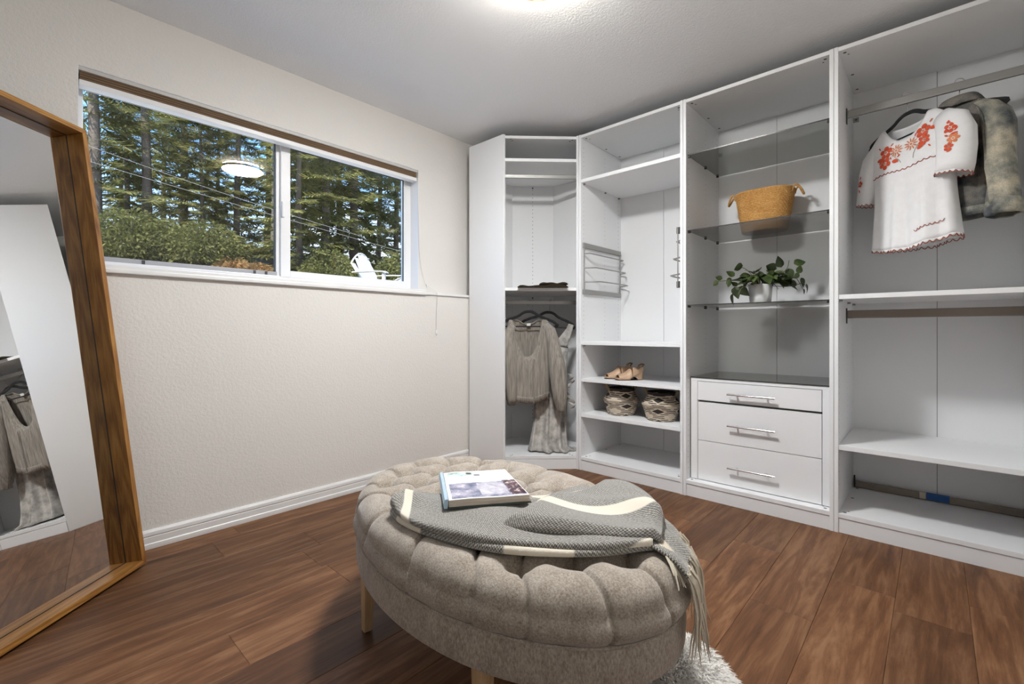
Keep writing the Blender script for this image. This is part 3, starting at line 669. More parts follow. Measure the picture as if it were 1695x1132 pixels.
# two stacked U-folds: each a bottom layer -> U turn at the front -> top layer
frontE = [(-0.062, -0.318), (0.02, -0.330), (0.12, -0.308), (0.27, -0.240), (0.385, -0.148), (0.470, -0.050), (0.520, 0.060)]
backT = [(-0.095, -0.250), (-0.04, -0.180), (0.05, -0.085), (0.13, 0.000), (0.26, 0.080), (0.35, 0.140), (0.43, 0.215)]
nu = 80
FE, BT = smoothcurve(frontE, nu), smoothcurve(backT, nu)
def ufold(z0, gap0, inset, gape, seed):
    cols = []
    for i in range(nu):
        u = i/(nu-1); c = []
        n_ = (FE[i]-BT[i]); n_ = n_/np.linalg.norm(n_)
        f_ = FE[i]-n_*(inset+0.006*math.sin(u*8+seed)); b_ = BT[i]
        gap = gap0*(1+gape*math.exp(-(u/0.09)**2))+0.002*math.sin(u*14+seed)
        zf = z0*(0.75+0.25*math.sin(u*4+1))
        for k in range(14):
            q = k/13; p = b_*(1-q)+f_*q; c.append((p[0], p[1], otop(*p)-zb0+0.003+zf))
        for k in range(1, 9):
            a = pi*k/9; p = f_+n_*(gap*0.5*math.sin(a)); c.append((p[0], p[1], otop(*f_)-zb0+0.003+zf+gap*(1-math.cos(a))/2))
        for k in range(22):
            q = k/21; p = f_*(1-q)+b_*q
            wv = 0.0035*math.sin(q*8+u*6+seed)+0.0025*math.sin(u*25+q*4)
            c.append((p[0], p[1], otop(*p)-zb0+0.003+zf+gap*(1-0.25*q)+wv*min(1, q*4)))
        cols.append(c)
    return cols
ribbon('lower_fold', ufold(0.0, 0.012, 0.0, 0.2, 0.3), M['plaidA'], bk, 0.005)
ribbon('middle_fold', ufold(0.016, 0.014, 0.006, 1.3, 1.7), M['plaidM'], bk, 0.005)
# layer lying behind the book, towards the middle of the ottoman
p0 = smoothcurve([(0.085, -0.05), (0.125, 0.06), (0.135, 0.16), (0.150, 0.245)], 26); p1 = smoothcurve([(0.16, -0.06), (0.21, 0.05), (0.22, 0.15), (0.23, 0.27)], 26)
cols = []
for i in range(26):
    c = []
    for k in range(12):
        q = k/11; p = p0[i]*(1-q)+p1[i]*q
        c.append((p[0], p[1], otop(*p)-zb0+0.011+0.005*math.sin(i*0.35+q*3)))
    cols.append(c)
M['plaidD'] = plaid('wool_throw_back_layer', [(0.095, 0.185)], [])
ribbon('back_layer', cols, M['plaidD'], bk, 0.006)
# upper layer folded back from the right end
fe = smoothcurve([(0.235, -0.190), (0.315, -0.142), (0.40, -0.065), (0.475, 0.010), (0.527, 0.085)], 56)
be = smoothcurve([(0.185, 0.285), (0.24, 0.308), (0.305, 0.318), (0.385, 0.285), (0.440, 0.235)], 56)
cols = []
for i in range(56):
    u = i/55; c = []
    for k in range(54):
        q = k/53; p = fe[i]*(1-q)+be[i]*q
        bow = 0.040*math.sin(pi*q)*math.exp(-(u/0.22)**2)     # wavy left hem
        p = p+np.array([-bow*0.2+0.018*math.sin(q*9)*math.exp(-(u/0.15)**2), 0])
        lift = 0.030+0.011*math.sin(q*8.0+u*2.2)+0.007*math.sin(u*6+q*5)+0.012*math.exp(-((q-0.52-0.1*u)/0.10)**2)
        edge = min(1, min(u, 1-u)/0.06); edge2 = min(1, min(q, 1-q)/0.05)
        c.append((p[0], p[1], otop(*p)-zb0+0.010+lift*(0.55+0.45*edge)*(0.45+0.55*edge2)))
    cols.append(c)
up = ribbon('upper_fold', cols, M['plaidB'], bk, 0.006)
hem = [cols[0][k] for k in range(54)]
tube('rolled_hem', [(p[0]-0.002, p[1], p[2]+0.001) for p in hem], 0.0045, M['cream'], bk, 8)
# end hanging over the right rim of the ottoman
def orim(th, s, off):
    """point on the outside of the ottoman: s = path length past the shoulder start"""
    arc = OR*pi/2
    if s < 0: rho = RHO0+s*1.9; z = otop(OA*rho*math.cos(th), OB*rho*math.sin(th))+off; return (OA*rho*math.cos(th), OB*rho*math.sin(th), z)
    if s < arc:
        a = s/OR; rho = RHO0+(1-RHO0)*math.sin(a); ex = off*math.sin(a); z = ZM+OR*math.cos(a)+off*math.cos(a)
    else: rho = 1.0; ex = off; z = ZM-(s-arc)
    nx, ny = math.cos(th)/OA, math.sin(th)/OB; l = math.hypot(nx, ny)
    k = 0.012*min(1, max(0, s)/arc)
    return (OA*rho*math.cos(th)+nx/l*(ex+k), OB*rho*math.sin(th)+ny/l*(ex+k), z)
cols = []
NTH = 26
for i in range(NTH):
    u = i/(NTH-1); c = []
    for k in range(34):
        s = -0.15+k/33*0.225
        th = math.radians(9+u*(34-max(0, s)*40))
        off = 0.011+0.006*math.sin(u*13+1)*min(1, max(0, s+0.05)*8)
        p = orim(th, s, off); c.append((p[0], p[1], p[2]-zb0))
    cols.append(c)
dr = ribbon('hanging_end', cols, M['plaidC'], bk, 0.006)
mb = MB(); rg = random.Random(3)
for i in range(60):
    u = rg.random(); j = min(int(u*(NTH-1)), NTH-1); p = np.array(cols[j][-1]); out = np.array([math.cos(0.5), math.sin(0.5), 0])
    L_ = rg.uniform(0.12, 0.19); sw = rg.uniform(-0.02, 0.02); pts = []
    p = p+np.array([rg.uniform(-.006, .006), rg.uniform(-.006, .006), 0.004])
    for k in range(7):
        q = k/6; pts.append(p+np.array([0.034*q**0.5+sw*0.5*q*q+0.003*math.sin(q*7+i), 0.010*q**0.5-0.02*q+sw*q*q+0.003*math.sin(q*9+i*2), 0.004-L_*q**1.25]))
    mb.tube(pts, [0.0028, 0.003, 0.003, 0.0028, 0.0026, 0.002, 0.0008], 5)
tag(mb.build('fringe', M['cream'], bk, smooth=True), 'long cream knotted fringe', kind='stuff')
mb = MB()
for i in range(16):
    a0 = np.array([0.500+rg.uniform(-.006, .006), 0.105+rg.uniform(-.012, .012), otop(0.5, 0.1)-zb0+0.014]); pts = []
    tgt = np.array([0.595+rg.uniform(-.008, .012), 0.062+rg.uniform(-.03, .03), otop(0.585, 0.06)-zb0+0.012])
    for k in range(7):
        q = k/6; p = a0*(1-q)+tgt*q; x, y = p[0], p[1]; pts.append((x, y, max(otop(min(x, 0.598), y)-zb0+0.016, p[2]-0.02*q)))
    mb.tube(pts, [0.003]*5+[0.0022, 0.001], 5)
tag(mb.build('fringe', M['cream'], bk, smooth=True), 'short cream fringe tuft', kind='stuff')

# ------------------------------------------------------------------ open book on the throw
def page_print():
    m = bpy.data.materials.new('printed_page'); m.use_nodes = True; t = m.node_tree; b = t.nodes['Principled BSDF']; L = t.links
    uvn = N(t, 'ShaderNodeUVMap'); sp = N(t, 'ShaderNodeSeparateXYZ'); L.new(uvn.outputs[0], sp.inputs[0])
    def rect(x0, x1, y0, y1):
        acc = None
        for ch, lo, hi in (('X', x0, x1), ('Y', y0, y1)):
            for op, val in (('GREATER_THAN', lo), ('LESS_THAN', hi)):
                g = N(t, 'ShaderNodeMath', operation=op, inp={1: val}); L.new(sp.outputs[ch], g.inputs[0])
                if acc is None: acc = g.outputs[0]
                else:
                    mu = N(t, 'ShaderNodeMath', operation='MULTIPLY'); L.new(acc, mu.inputs[0]); L.new(g.outputs[0], mu.inputs[1]); acc = mu.outputs[0]
        return acc
    col = N(t, 'ShaderNodeRGB'); col.outputs[0].default_value = (0.80, 0.80, 0.80, 1); cur = col.outputs[0]
    def over(fac, c):
        nonlocal cur
        mi = N(t, 'ShaderNodeMixRGB'); L.new(fac, mi.inputs['Fac']); L.new(cur, mi.inputs['Color1'])
        if isinstance(c, tuple): mi.inputs['Color2'].default_value = (*c, 1)
        else: L.new(c, mi.inputs['Color2'])
        cur = mi.outputs[0]
    def photo(scale, stops, off):
        mp = N(t, 'ShaderNodeMapping'); mp.inputs['Location'].default_value = off; L.new(uvn.outputs[0], mp.inputs[0])
        n = N(t, 'ShaderNodeTexNoise', inp={'Scale': scale, 'Detail': 7.0, 'Roughness': 0.65}); L.new(mp.outputs[0], n.inputs['Vector'])
        r = N(t, 'ShaderNodeValToRGB'); c = r.color_ramp
        c.elements[0].position = stops[0][0]; c.elements[0].color = (*stops[0][1], 1); c.elements[1].position = stops[-1][0]; c.elements[1].color = (*stops[-1][1], 1)
        for p, cc in stops[1:-1]: e = c.elements.new(p); e.color = (*cc, 1)
        L.new(n.outputs['Fac'], r.inputs[0]); return r.outputs[0]
    # body-text lines on the upper half
    wv = N(t, 'ShaderNodeTexWave', bands_direction='Y', inp={'Scale': 15.0}); L.new(uvn.outputs[0], wv.inputs['Vector'])
    wt = N(t, 'ShaderNodeMath', operation='GREATER_THAN', inp={1: 0.62}); L.new(wv.outputs['Fac'], wt.inputs[0])
    nn = N(t, 'ShaderNodeTexNoise', inp={'Scale': 90.0}); L.new(uvn.outputs[0], nn.inputs['Vector'])
    nt_ = N(t, 'ShaderNodeMath', operation='GREATER_THAN', inp={1: 0.46}); L.new(nn.outputs['Fac'], nt_.inputs[0])
    tx = N(t, 'ShaderNodeMath', operation='MULTIPLY'); L.new(wt.outputs[0], tx.inputs[0]); L.new(nt_.outputs[0], tx.inputs[1])
    ta = rect(0.10, 0.93, 0.60, 0.70); tx2 = N(t, 'ShaderNodeMath', operation='MULTIPLY'); L.new(tx.outputs[0], tx2.inputs[0]); L.new(ta, tx2.inputs[1])
    ts = N(t, 'ShaderNodeMath', operation='MULTIPLY', inp={1: 0.35}); L.new(tx2.outputs[0], ts.inputs[0]); over(ts.outputs[0], (0.35, 0.35, 0.36))
    over(rect(0.05, 0.44, 0.80, 0.97), photo(9.0, ((0.34, (0.12, 0.22, 0.22)), (0.5, (0.45, 0.62, 0.58)), (0.62, (0.75, 0.85, 0.82))), (1, 2, 0)))
    over(rect(0.34, 0.42, 0.86, 0.93), (0.06, 0.04, 0.05)); over(rect(0.45, 0.54, 0.80, 0.85), (0.07, 0.05, 0.09))
    over(rect(0.04, 0.99, 0.03, 0.53), photo(5.5, ((0.30, (0.035, 0.035, 0.075)), (0.44, (0.16, 0.18, 0.28)), (0.55, (0.42, 0.40, 0.50)), (0.68, (0.74, 0.70, 0.75))), (3, 1, 0)))
    over(rect(0.42, 0.78, 0.10, 0.50), photo(7.0, ((0.30, (0.28, 0.27, 0.33)), (0.5, (0.52, 0.50, 0.57)), (0.68, (0.72, 0.70, 0.75))), (7, 4, 0)))
    over(rect(0.80, 0.99, 0.05, 0.56), photo(16.0, ((0.38, (0.02, 0.012, 0.03)), (0.5, (0.07, 0.03, 0.045)), (0.57, (0.45, 0.33, 0.32)), (0.66, (0.8, 0.74, 0.72))), (5, 9, 0)))
    L.new(cur, b.inputs['Base Color']); b.inputs['Roughness'].default_value = 0.3
    return m
M['page'] = page_print(); M['paper'] = mat('page_edges', (0.62, 0.54, 0.45), 0.8, var=(220, 0.25, (0.05, 0.05, 1)))
M['cover'] = mat('pale_blue_cover', (0.42, 0.56, 0.68), 0.5); M['coverd'] = mat('dark_cover', (0.03, 0.05, 0.04), 0.5)
bx_, by_ = -1.175, 0.949                                    # rear-left corner of the page (world)
ang = math.atan2(0.789-0.949, -0.947+1.175)
bo = empty('picture_book', (-1.163, 0.946, OZT+0.032), (0, 0, 0), label='open picture book lying on the ottoman and throw', cat='book')
P4 = [Vector((-1.056, 1.118)), Vector((-1.172, 0.952)), Vector((-0.950, 0.790)), Vector((-0.822, 0.970))]   # rear-right, rear-left, front-left, front-right
O2 = Vector((-1.163, 0.946)); P4 = [p-O2 for p in P4]
def lerp2(a, b, q): return a*(1-q)+b*q
def bslab(name, z0, z1, grow, m, tilt=0.010, uv=False, arch=0.0, parent=None):
    nu_, nv_ = 14, 10; top = []; bot = []; uvl = []
    c = sum(P4, Vector((0, 0)))/4
    Q = [p+(p-c).normalized()*grow for p in P4]
    for i in range(nu_):
        for j in range(nv_):
            x = i/(nu_-1); y = j/(nv_-1)
            p = lerp2(lerp2(Q[2], Q[3], x), lerp2(Q[1], Q[0], x), y)
            h = arch*math.sin(pi*min(1, x*1.6+0.1))*0.6
            zt_ = z1+tilt*(1-y)+h; top.append((p.x, p.y, zt_)); bot.append((p.x, p.y, z0+tilt*(1-y))); uvl.append((x, y))
    v = top+bot; n = nu_*nv_; f = grid_faces(nu_, nv_) + [tuple(k+n for k in q[::-1]) for q in grid_faces(nu_, nv_)]
    ring = [i*nv_ for i in range(nu_)]+[(nu_-1)*nv_+j for j in range(1, nv_)]+[i*nv_+nv_-1 for i in range(nu_-2, -1, -1)]+[j for j in range(nv_-2, 0, -1)]
    f += [(ring[k], ring[k]+n, ring[(k+1) % len(ring)]+n, ring[(k+1) % len(ring)]) for k in range(len(ring))]
    return obj(name, v, f, m, parent or bo, uv=(uvl+uvl) if uv else None)
bslab('cover_board', 0.000, 0.003, 0.006, M['coverd'])
bslab('page_block', 0.0032, 0.0200, 0.000, M['paper'], arch=0.003)
bslab('open_page', 0.0203, 0.0207, -0.0005, M['page'], uv=True, arch=0.003)
a_, b2 = P4[1], P4[2]; dn = (b2-a_).normalized(); pn = Vector((dn.y, -dn.x))*1.0
if (pn.dot(sum(P4, Vector((0, 0)))/4-a_)) > 0: pn = -pn
v = []
for q in (0, 1):
    for zz, off in ((0.0, 0.003), (0.0, 0.013), (0.012, 0.015), (0.023, 0.011), (0.025, 0.004), (0.021, 0.001)):
        p = lerp2(a_, b2, q)+pn*off; v.append((p.x, p.y, zz+0.010*q))
n6 = 6; f = [(k, (k+1) % n6, n6+(k+1) % n6, n6+k) for k in range(n6)]+[tuple(range(n6)), tuple(range(2*n6-1, n6-1, -1))]
obj('spine', v, f, M['cover'], bo)

# ------------------------------------------------------------------ white fluffy floor cushion
M['fur'] = mat('white_fur', (0.90, 0.88, 0.84), 0.9, sheen=0.3)
fu = empty('fur_pouf', (-0.535, 1.245, 0), label='white long-haired fur pouf on the floor under the blanket fringe', cat='pouf')
def fz(r): return 0.105*(1-(r/0.165)**2.6) if r < 0.165 else 0
prof = [(0.0005, 0.10)]+[(r, max(0.012, fz(r)*0.94)) for r in (0.04, 0.07, 0.095, 0.115, 0.132, 0.144, 0.152)]+[(0.155, 0.006), (0.148, 0.0)]
MB().lathe(prof[::-1], 40).build('cushion_body', M['fur'], fu, smooth=True)
mb = MB(); rg = random.Random(9)
for i in range(9000):
    a = rg.uniform(0, 2*pi); r = 0.153*math.sqrt(rg.random()); x, y = r*math.cos(a), r*math.sin(a); z_ = max(0.008, fz(r)*0.92)
    sl_ = (r/0.165)**1.6*2.2; nrm = Vector((math.cos(a)*sl_, math.sin(a)*sl_, 1)).normalized()
    d = (nrm*0.55+Vector((rg.gauss(0, .35), rg.gauss(0, .35), rg.gauss(0, .25)))+Vector((math.cos(a), math.sin(a), -0.25))*0.5*(r/0.165)).normalized()
    L_ = rg.uniform(0.018, 0.034); s = d.orthogonal().normalized()*0.0022
    p = Vector((x, y, z_)); q = p+d*L_*0.6; e2 = p+d*L_+Vector((rg.gauss(0, .004), rg.gauss(0, .004), -0.006))
    if e2.z < 0.002: e2.z = 0.002
    if q.z < 0.002: q.z = 0.003
    mb.add([p-s, p+s, q+s*0.7, q-s*0.7, e2], [(0, 1, 2, 3), (3, 2, 4)])
tag(mb.build('fur_pile', M['fur'], fu), kind='stuff')
# ------------------------------------------------------------------ clothes
def cloth(name, color, scale=90, var=0.10, rough=0.9, bump=(500, 0.25, 0.001), stretch=(1, 1, 1), sheen=0.2):
    return mat(name, color, rough, spec=0.15, var=(scale, var, stretch), bump=bump, sheen=sheen)
M['crinkle'] = cloth('taupe_crinkle', (0.27, 0.245, 0.212), 130, 0.38, stretch=(1, 1, 0.06), bump=(180, 0.5, 0.003))
M['lace'] = cloth('pale_grey_floral', (0.44, 0.42, 0.39), 20, 0.42)
M['whitecotton'] = cloth('white_cotton', (0.84, 0.84, 0.845), 30, 0.03, bump=(160, 0.25, 0.002))
M['redthread'] = mat('red_embroidery', (0.62, 0.075, 0.022), 0.7); M['orangethread'] = mat('orange_embroidery', (0.70, 0.22, 0.08), 0.7)
M['brownthread'] = mat('rust_scallop_thread', (0.33, 0.085, 0.05), 0.7); M['greenthread'] = mat('grey_stem_thread', (0.40, 0.40, 0.33), 0.7)
M['denim'] = None

def loft(name, rings, m, parent, close_top=False, close_bot=False, thick=0.0, uv=True):
    n = len(rings[0]); v = [tuple(p) for g in rings for p in g]
    f = [(i*n+k, (i+1)*n+k, (i+1)*n+(k+1) % n, i*n+(k+1) % n) for i in range(len(rings)-1) for k in range(n)]
    if close_top: f.append(tuple(range(n)))
    if close_bot: f.append(tuple((len(rings)-1)*n+k for k in range(n-1, -1, -1)))
    o = obj(name, v, f, m, parent, smooth=True)
    if thick: solidify(o, thick, 0.0)
    return o
def ring(c, a, b, n=48, folds=(), ux=Vector((1, 0, 0)), uy=Vector((0, 1, 0)), sq=0.75, uz=None, scallop=None):
    """closed cross-section: half-width a along ux, half-depth b along uy; folds=[(amp, freq, phase)]"""
    out = []
    for k in range(n):
        t = 2*pi*k/n; ct, st = math.cos(t), math.sin(t)
        x = a*ct; y = b*math.copysign(abs(st)**sq, st)
        for am, fr, ph in folds: y += am*math.sin(fr*x/max(a, 1e-3)+ph)*(abs(st)**0.5)
        p = Vector(c)+ux*x+uy*y
        out.append(p)
    return out
def hanger(name, loc, rz, label, group, w=0.205, drop=0.085, bar=True, peak=0.0, hookz=0.07, tilt=0.0):
    h = empty(name, loc, (0, tilt, rz), label=label, cat='hanger', group=group)
    # shaped arms: a flat velvet-covered profile, origin where the hook leaves the arms
    half = [(0, 0.0), (0.022, -0.002), (0.045, -0.012), (0.068, -0.028), (0.095, -0.040), (0.14, -0.056), (0.185, -0.078), (w, -0.094)]
    pts = [(-x, 0, z) for x, z in half[::-1]]+[(x, 0, z) for x, z in half[1:]]
    if bar:
        pts = [(w-0.012, 0, -0.108)]+[(w+0.002, 0, -0.105), (w+0.005, 0, -0.097)]+[p for p in pts[::-1]]+[(-w-0.005, 0, -0.097), (-w-0.002, 0, -0.105), (-w+0.012, 0, -0.108)]
    MB().tube(smoothcurve(pts, 60), 0.0100, 8, squash=(1.0, 0.42)).build('arms', M['velvet'], h, smooth=True)
    if bar: MB().tube([(-w+0.012, 0, -0.108), (0, 0, -0.108), (w-0.012, 0, -0.108)], 0.0048, 8, squash=(0.9, 0.5)).build('trouser_bar', M['velvet'], h, smooth=True)
    hk = [(0, 0, 0.002), (0, 0, hookz-0.028)]
    R_ = 0.019
    for k in range(11):
        a = -0.55*pi+k/10*1.45*pi
        hk.append((0, 0, 0)) if False else hk.append((0.0, -R_*math.sin(a+pi)*1.0, hookz+R_*-math.cos(a+pi)*-1.0))
    return h, hk
def hook(h, zr, ry, oy=0.0):
    """wire hook: stem up to the rail, loop over it (in the local y-z plane of the hanger)"""
    pts = [(0, 0, 0.0), (0, oy*0.3, (zr-0.030)*0.5), (0, oy, zr-0.030), (0, oy+0.012, zr-0.016), (0, oy+0.018, zr)]
    for k in range(1, 9):
        a = pi*k/8; pts.append((0, oy+0.018*math.cos(a), zr+0.020*math.sin(a)))
    pts.append((0, oy-0.018, zr-0.006))
    pts2 = [Vector((p[1]*math.sin(ry), p[1]*math.cos(ry), p[2])) for p in pts]
    return tube('hook', pts2, 0.0022, M['chrome'], h, 8)

# ---- white embroidered blouse (tall wardrobe)
phi = math.radians(-35)
HB = Vector((-0.099, 2.993, 2.049))
hb, _ = hanger('clothes_hanger', HB, phi, 'black velvet hanger carrying the white embroidered blouse', 'black velvet hangers', w=0.19, tilt=-0.06)
hook(hb, 2.138-HB.z, -phi)
wb = empty('embroidered_blouse', HB, (0, -0.05, phi), label='white short-sleeved blouse with red embroidered flowers and scalloped hem', cat='blouse')
def zl(z): return z-HB.z
NB = 96
def bring(z, xl, xr, b, folds=(), dip=None, n=NB):
    """blouse ring; dip(x)-> lowers z, separate for front (y<0) and back"""
    c = Vector(((xl+xr)/2, 0, zl(z))); a = (xr-xl)/2; out = []
    for k in range(n):
        t = 2*pi*k/n; ct, st = math.cos(t), math.sin(t)
        y = b*math.copysign(abs(st)**0.7, st); x = a*ct
        for am, fr, ph in folds: y += am*math.sin(fr*ct+ph)*(abs(st)**0.5)
        dz = dip(x/a if a else 0, st) if dip else 0
        out.append(c+Vector((x, y, dz)))
    return out
F1 = [(0.0, 9, 0)]
def neckdip(xn, st):      # front neckline scoop (front = -y)
    g = max(0, 1-(abs(xn+0.05)/0.82)**2.4)
    return -(0.088 if st < 0 else 0.018)*g
rings_ = [bring(2.010, -0.120, 0.124, 0.020, dip=neckdip), bring(2.000, -0.132, 0.136, 0.030, dip=lambda x, s: neckdip(x, s)*0.97),
          bring(1.972, -0.160, 0.168, 0.038, dip=lambda x, s: neckdip(x, s)*0.75), bring(1.945, -0.182, 0.192, 0.043, dip=lambda x, s: neckdip(x, s)*0.52),
          bring(1.905, -0.188, 0.198, 0.047, [(0.002, 7, 0)], dip=lambda x, s: neckdip(x, s)*0.30), bring(1.860, -0.184, 0.194, 0.050, [(0.002, 7, 0)], dip=lambda x, s: neckdip(x, s)*0.12),
          bring(1.810, -0.178, 0.188, 0.053, [(0.002, 7, 0)]), bring(1.770, -0.174, 0.184, 0.056, [(0.003, 8, 0.4)])]
for z, w_, b in ((1.735, 0.172, 0.060), (1.69, 0.170, 0.064), (1.63, 0.170, 0.068), (1.57, 0.172, 0.072), (1.51, 0.175, 0.078), (1.46, 0.178, 0.082), (1.425, 0.180, 0.085), (1.405, 0.181, 0.086)):
    k_ = (1.77-z)/0.36
    rings_.append(bring(z, -w_+0.002, w_+0.008, b, [(0.013*k_, 9, 0.5), (0.008*k_, 17, 1.2), (0.005*k_, 5, 2)], dip=lambda x, s, k_=k_: -0.030*k_*(1-x*x)*(1 if s < 0 else 0.4)))
loft('blouse_body', rings_, M['whitecotton'], wb, thick=0.0016)
def scallop_edge(name, pts, amp, m, parent, r=0.0017, per=0.021):
    """scalloped thread along a closed or open polyline of Vectors"""
    P_ = [Vector(p) for p in pts]; L_ = [0]
    for a, b in zip(P_[:-1], P_[1:]): L_.append(L_[-1]+(b-a).length)
    out = []; n = int(L_[-1]/0.0025); i = 0
    for k in range(n+1):
        s = L_[-1]*k/n
        while i < len(L_)-2 and L_[i+1] < s: i += 1
        q = (s-L_[i])/max(1e-9, L_[i+1]-L_[i]); p = P_[i].lerp(P_[i+1], q)
        out.append(p+Vector((0, 0, -amp*abs(math.sin(pi*s/per)))))
    return tube(name, out, r, m, parent, 6)
def scallop_frill(name, pts, amp, m, parent, per=0.021):
    """cloth edge under the thread: a strip whose lower rim is scalloped"""
    P_ = [Vector(p) for p in pts]; L_ = [0]
    for a, b in zip(P_[:-1], P_[1:]): L_.append(L_[-1]+(b-a).length)
    n = int(L_[-1]/0.003); v = []; i = 0
    for k in range(n+1):
        s = L_[-1]*k/n
        while i < len(L_)-2 and L_[i+1] < s: i += 1
        q = (s-L_[i])/max(1e-9, L_[i+1]-L_[i]); p = P_[i].lerp(P_[i+1], q)
        v += [p+Vector((0, 0, 0.004)), p+Vector((0, 0, -amp*abs(math.sin(pi*s/per))))]
    f = [(2*k, 2*k+1, 2*k+3, 2*k+2) for k in range(n)]
    o = obj(name, v, f, m, parent, smooth=True); return solidify(o, 0.0016)
hemr = rings_[-1]+[rings_[-1][0]]
scallop_frill('hem_frill', hemr, 0.012, M['whitecotton'], wb, 0.025); scallop_edge('hem_stitching', hemr, 0.012, M['brownthread'], wb, 0.0021, 0.025)
def on_front(x, z, lift=0.003):
    """point on the front (-y) surface of the blouse"""
    best = None
    for r0, r1 in zip(rings_[:-1], rings_[1:]):
        h = NB//2
        def samp(rg_):
            pts_ = rg_[h:]
            for a, b in zip(pts_[:-1], pts_[1:]):
                if a.x <= x <= b.x:
                    q = (x-a.x)/max(1e-9, b.x-a.x); return a.lerp(b, q)
            return None
        a, b = samp(r0), samp(r1)
        if a is None or b is None: continue
        if b.z <= zl(z) <= a.z:
            q = (a.z-zl(z))/max(1e-9, a.z-b.z); p = a.lerp(b, q); return p+Vector((0, -lift, 0))
    return None
yoke = [on_front(-0.160+0.318*k/30, 1.772+0.006*math.sin(k*0.3)) for k in range(31)]
yoke = [p for p in yoke if p is not None]
if len(yoke) > 4: scallop_edge('yoke_stitching', yoke, 0.007, M['brownthread'], wb, 0.0020, 0.024)
# second tier flap at the lower right of the front
flap = [on_front(0.060+0.105*k/14, 1.448+0.030*k/14, 0.005) for k in range(15)]
flap = [p for p in flap if p is not None]
if len(flap) > 4:
    scallop_edge('flap_stitching', flap, 0.010, M['brownthread'], wb, 0.0016, 0.018)
# sleeves: loops round an axis from the shoulder outwards and down
def sleeve(name, stations, m, parent, n=40, thick=0.0016, fold=0.004):
    """stations: (centre xyz, half width along local normal in xz, half depth y)"""
    rings2 = []
    for i, (c, a, b) in enumerate(stations):
        c = Vector(c); c0 = Vector(stations[max(0, i-1)][0]); c1 = Vector(stations[min(len(stations)-1, i+1)][0])
        t = (c1-c0).normalized(); nx = Vector((t.z, 0, -t.x)).normalized(); ny = t.cross(nx).normalized()
        if ny.y < 0: ny = -ny
        rings2.append([c+nx*(a*math.cos(2*pi*k/n))+ny*(b*math.copysign(abs(math.sin(2*pi*k/n))**0.8, math.sin(2*pi*k/n))+fold*math.sin(5*2*pi*k/n+i*0.6)*i/len(stations)) for k in range(n)])
    o = loft(name, rings2, m, parent, thick=thick); return o, rings2
sr_, rgR = sleeve('sleeve', [((0.150, -0.004, zl(1.945)), 0.046, 0.036), ((0.188, -0.010, zl(1.905)), 0.066, 0.044), ((0.205, -0.014, zl(1.850)), 0.070, 0.050), ((0.206, -0.018, zl(1.780)), 0.068, 0.054), ((0.200, -0.022, zl(1.710)), 0.066, 0.056), ((0.193, -0.026, zl(1.672)), 0.067, 0.054)], M['whitecotton'], wb)
sl2, rgL = sleeve('sleeve', [((-0.150, 0.004, zl(1.925)), 0.040, 0.034), ((-0.182, 0.002, zl(1.880)), 0.050, 0.040), ((-0.196, 0.000, zl(1.820)), 0.050, 0.044), ((-0.208, -0.002, zl(1.740)), 0.047, 0.046), ((-0.222, -0.004, zl(1.660)), 0.044, 0.046)], M['whitecotton'], wb)
for rg_ in (rgR[-1], rgL[-1]):
    lp_ = rg_+[rg_[0]]; scallop_frill('cuff_frill', lp_, 0.009, M['whitecotton'], wb, 0.021); scallop_edge('cuff_stitching', lp_, 0.009, M['brownthread'], wb, 0.0020, 0.021)
# embroidered flowers: padded stitches as thin petals on the cloth
def petal(mb, c, ang, L_, w_, out, base=0.0):
    pts = []
    for k in range(10):
        t = 2*pi*k/10; x = L_*0.5*(1-math.cos(t))/1+base; y = w_*0.5*math.sin(t)
        pts.append((c[0]+x*math.cos(ang)-y*math.sin(ang), c[1]+x*math.sin(ang)+y*math.cos(ang)))
    vv = []
    for (px, pz) in pts:
        p = out(px, pz)
        if p is None: return
        vv.append(p)
    ctr = sum(vv, Vector((0, 0, 0)))/len(vv)+Vector((0, -0.0012, 0))
    mb.add(vv+[ctr], [(k, (k+1) % 10, 10) for k in range(10)])
def flower(c, R_, npet, m, out, double=False, rot=0.0, name='embroidered_flower'):
    mb = MB()
    for k in range(npet): petal(mb, c, rot+2*pi*k/npet, R_*0.72, R_*(2.4/npet if not double else 1.3/npet)*1.5, out, R_*0.25)
    if mb.v: mb.build(name, m, wb)
    mb = MB(); petal(mb, (c[0]-R_*0.16, c[1]), 0, R_*0.32, R_*0.32, out)
    if mb.v: mb.build('flower_centre', M['orangethread'], wb)
def leafs(items, m, out, name='embroidered_leaf'):
    for (x, z, a, L_, w_) in items:
        mb = MB(); petal(mb, (x, z), a, L_, w_, out)
        if mb.v: mb.build(name, m, wb)
of = lambda x, z: on_front(x, z, 0.0035)
flower((-0.078, 1.880), 0.034, 5, M['redthread'], of, rot=0.3); flower((-0.025, 1.868), 0.032, 11, M['orangethread'], of, True); flower((-0.084, 1.826), 0.033, 5, M['redthread'], of, rot=0.9)
leafs([(-0.128, 1.852, 0.1, 0.030, 0.018), (-0.118, 1.832, 0.7, 0.026, 0.009), (-0.045, 1.822, -0.3, 0.032, 0.020), (-0.02, 1.832, 0.6, 0.018, 0.007), (-0.055, 1.902, 1.2, 0.018, 0.007), (-0.108, 1.905, 2.2, 0.018, 0.007), (-0.055, 1.848, -1.2, 0.016, 0.006)], M['redthread'], of)
flower((0.092, 1.914), 0.034, 5, M['redthread'], of, rot=0.2); flower((0.042, 1.872), 0.032, 11, M['orangethread'], of, True); flower((0.098, 1.868), 0.027, 6, M['redthread'], of, rot=0.5)
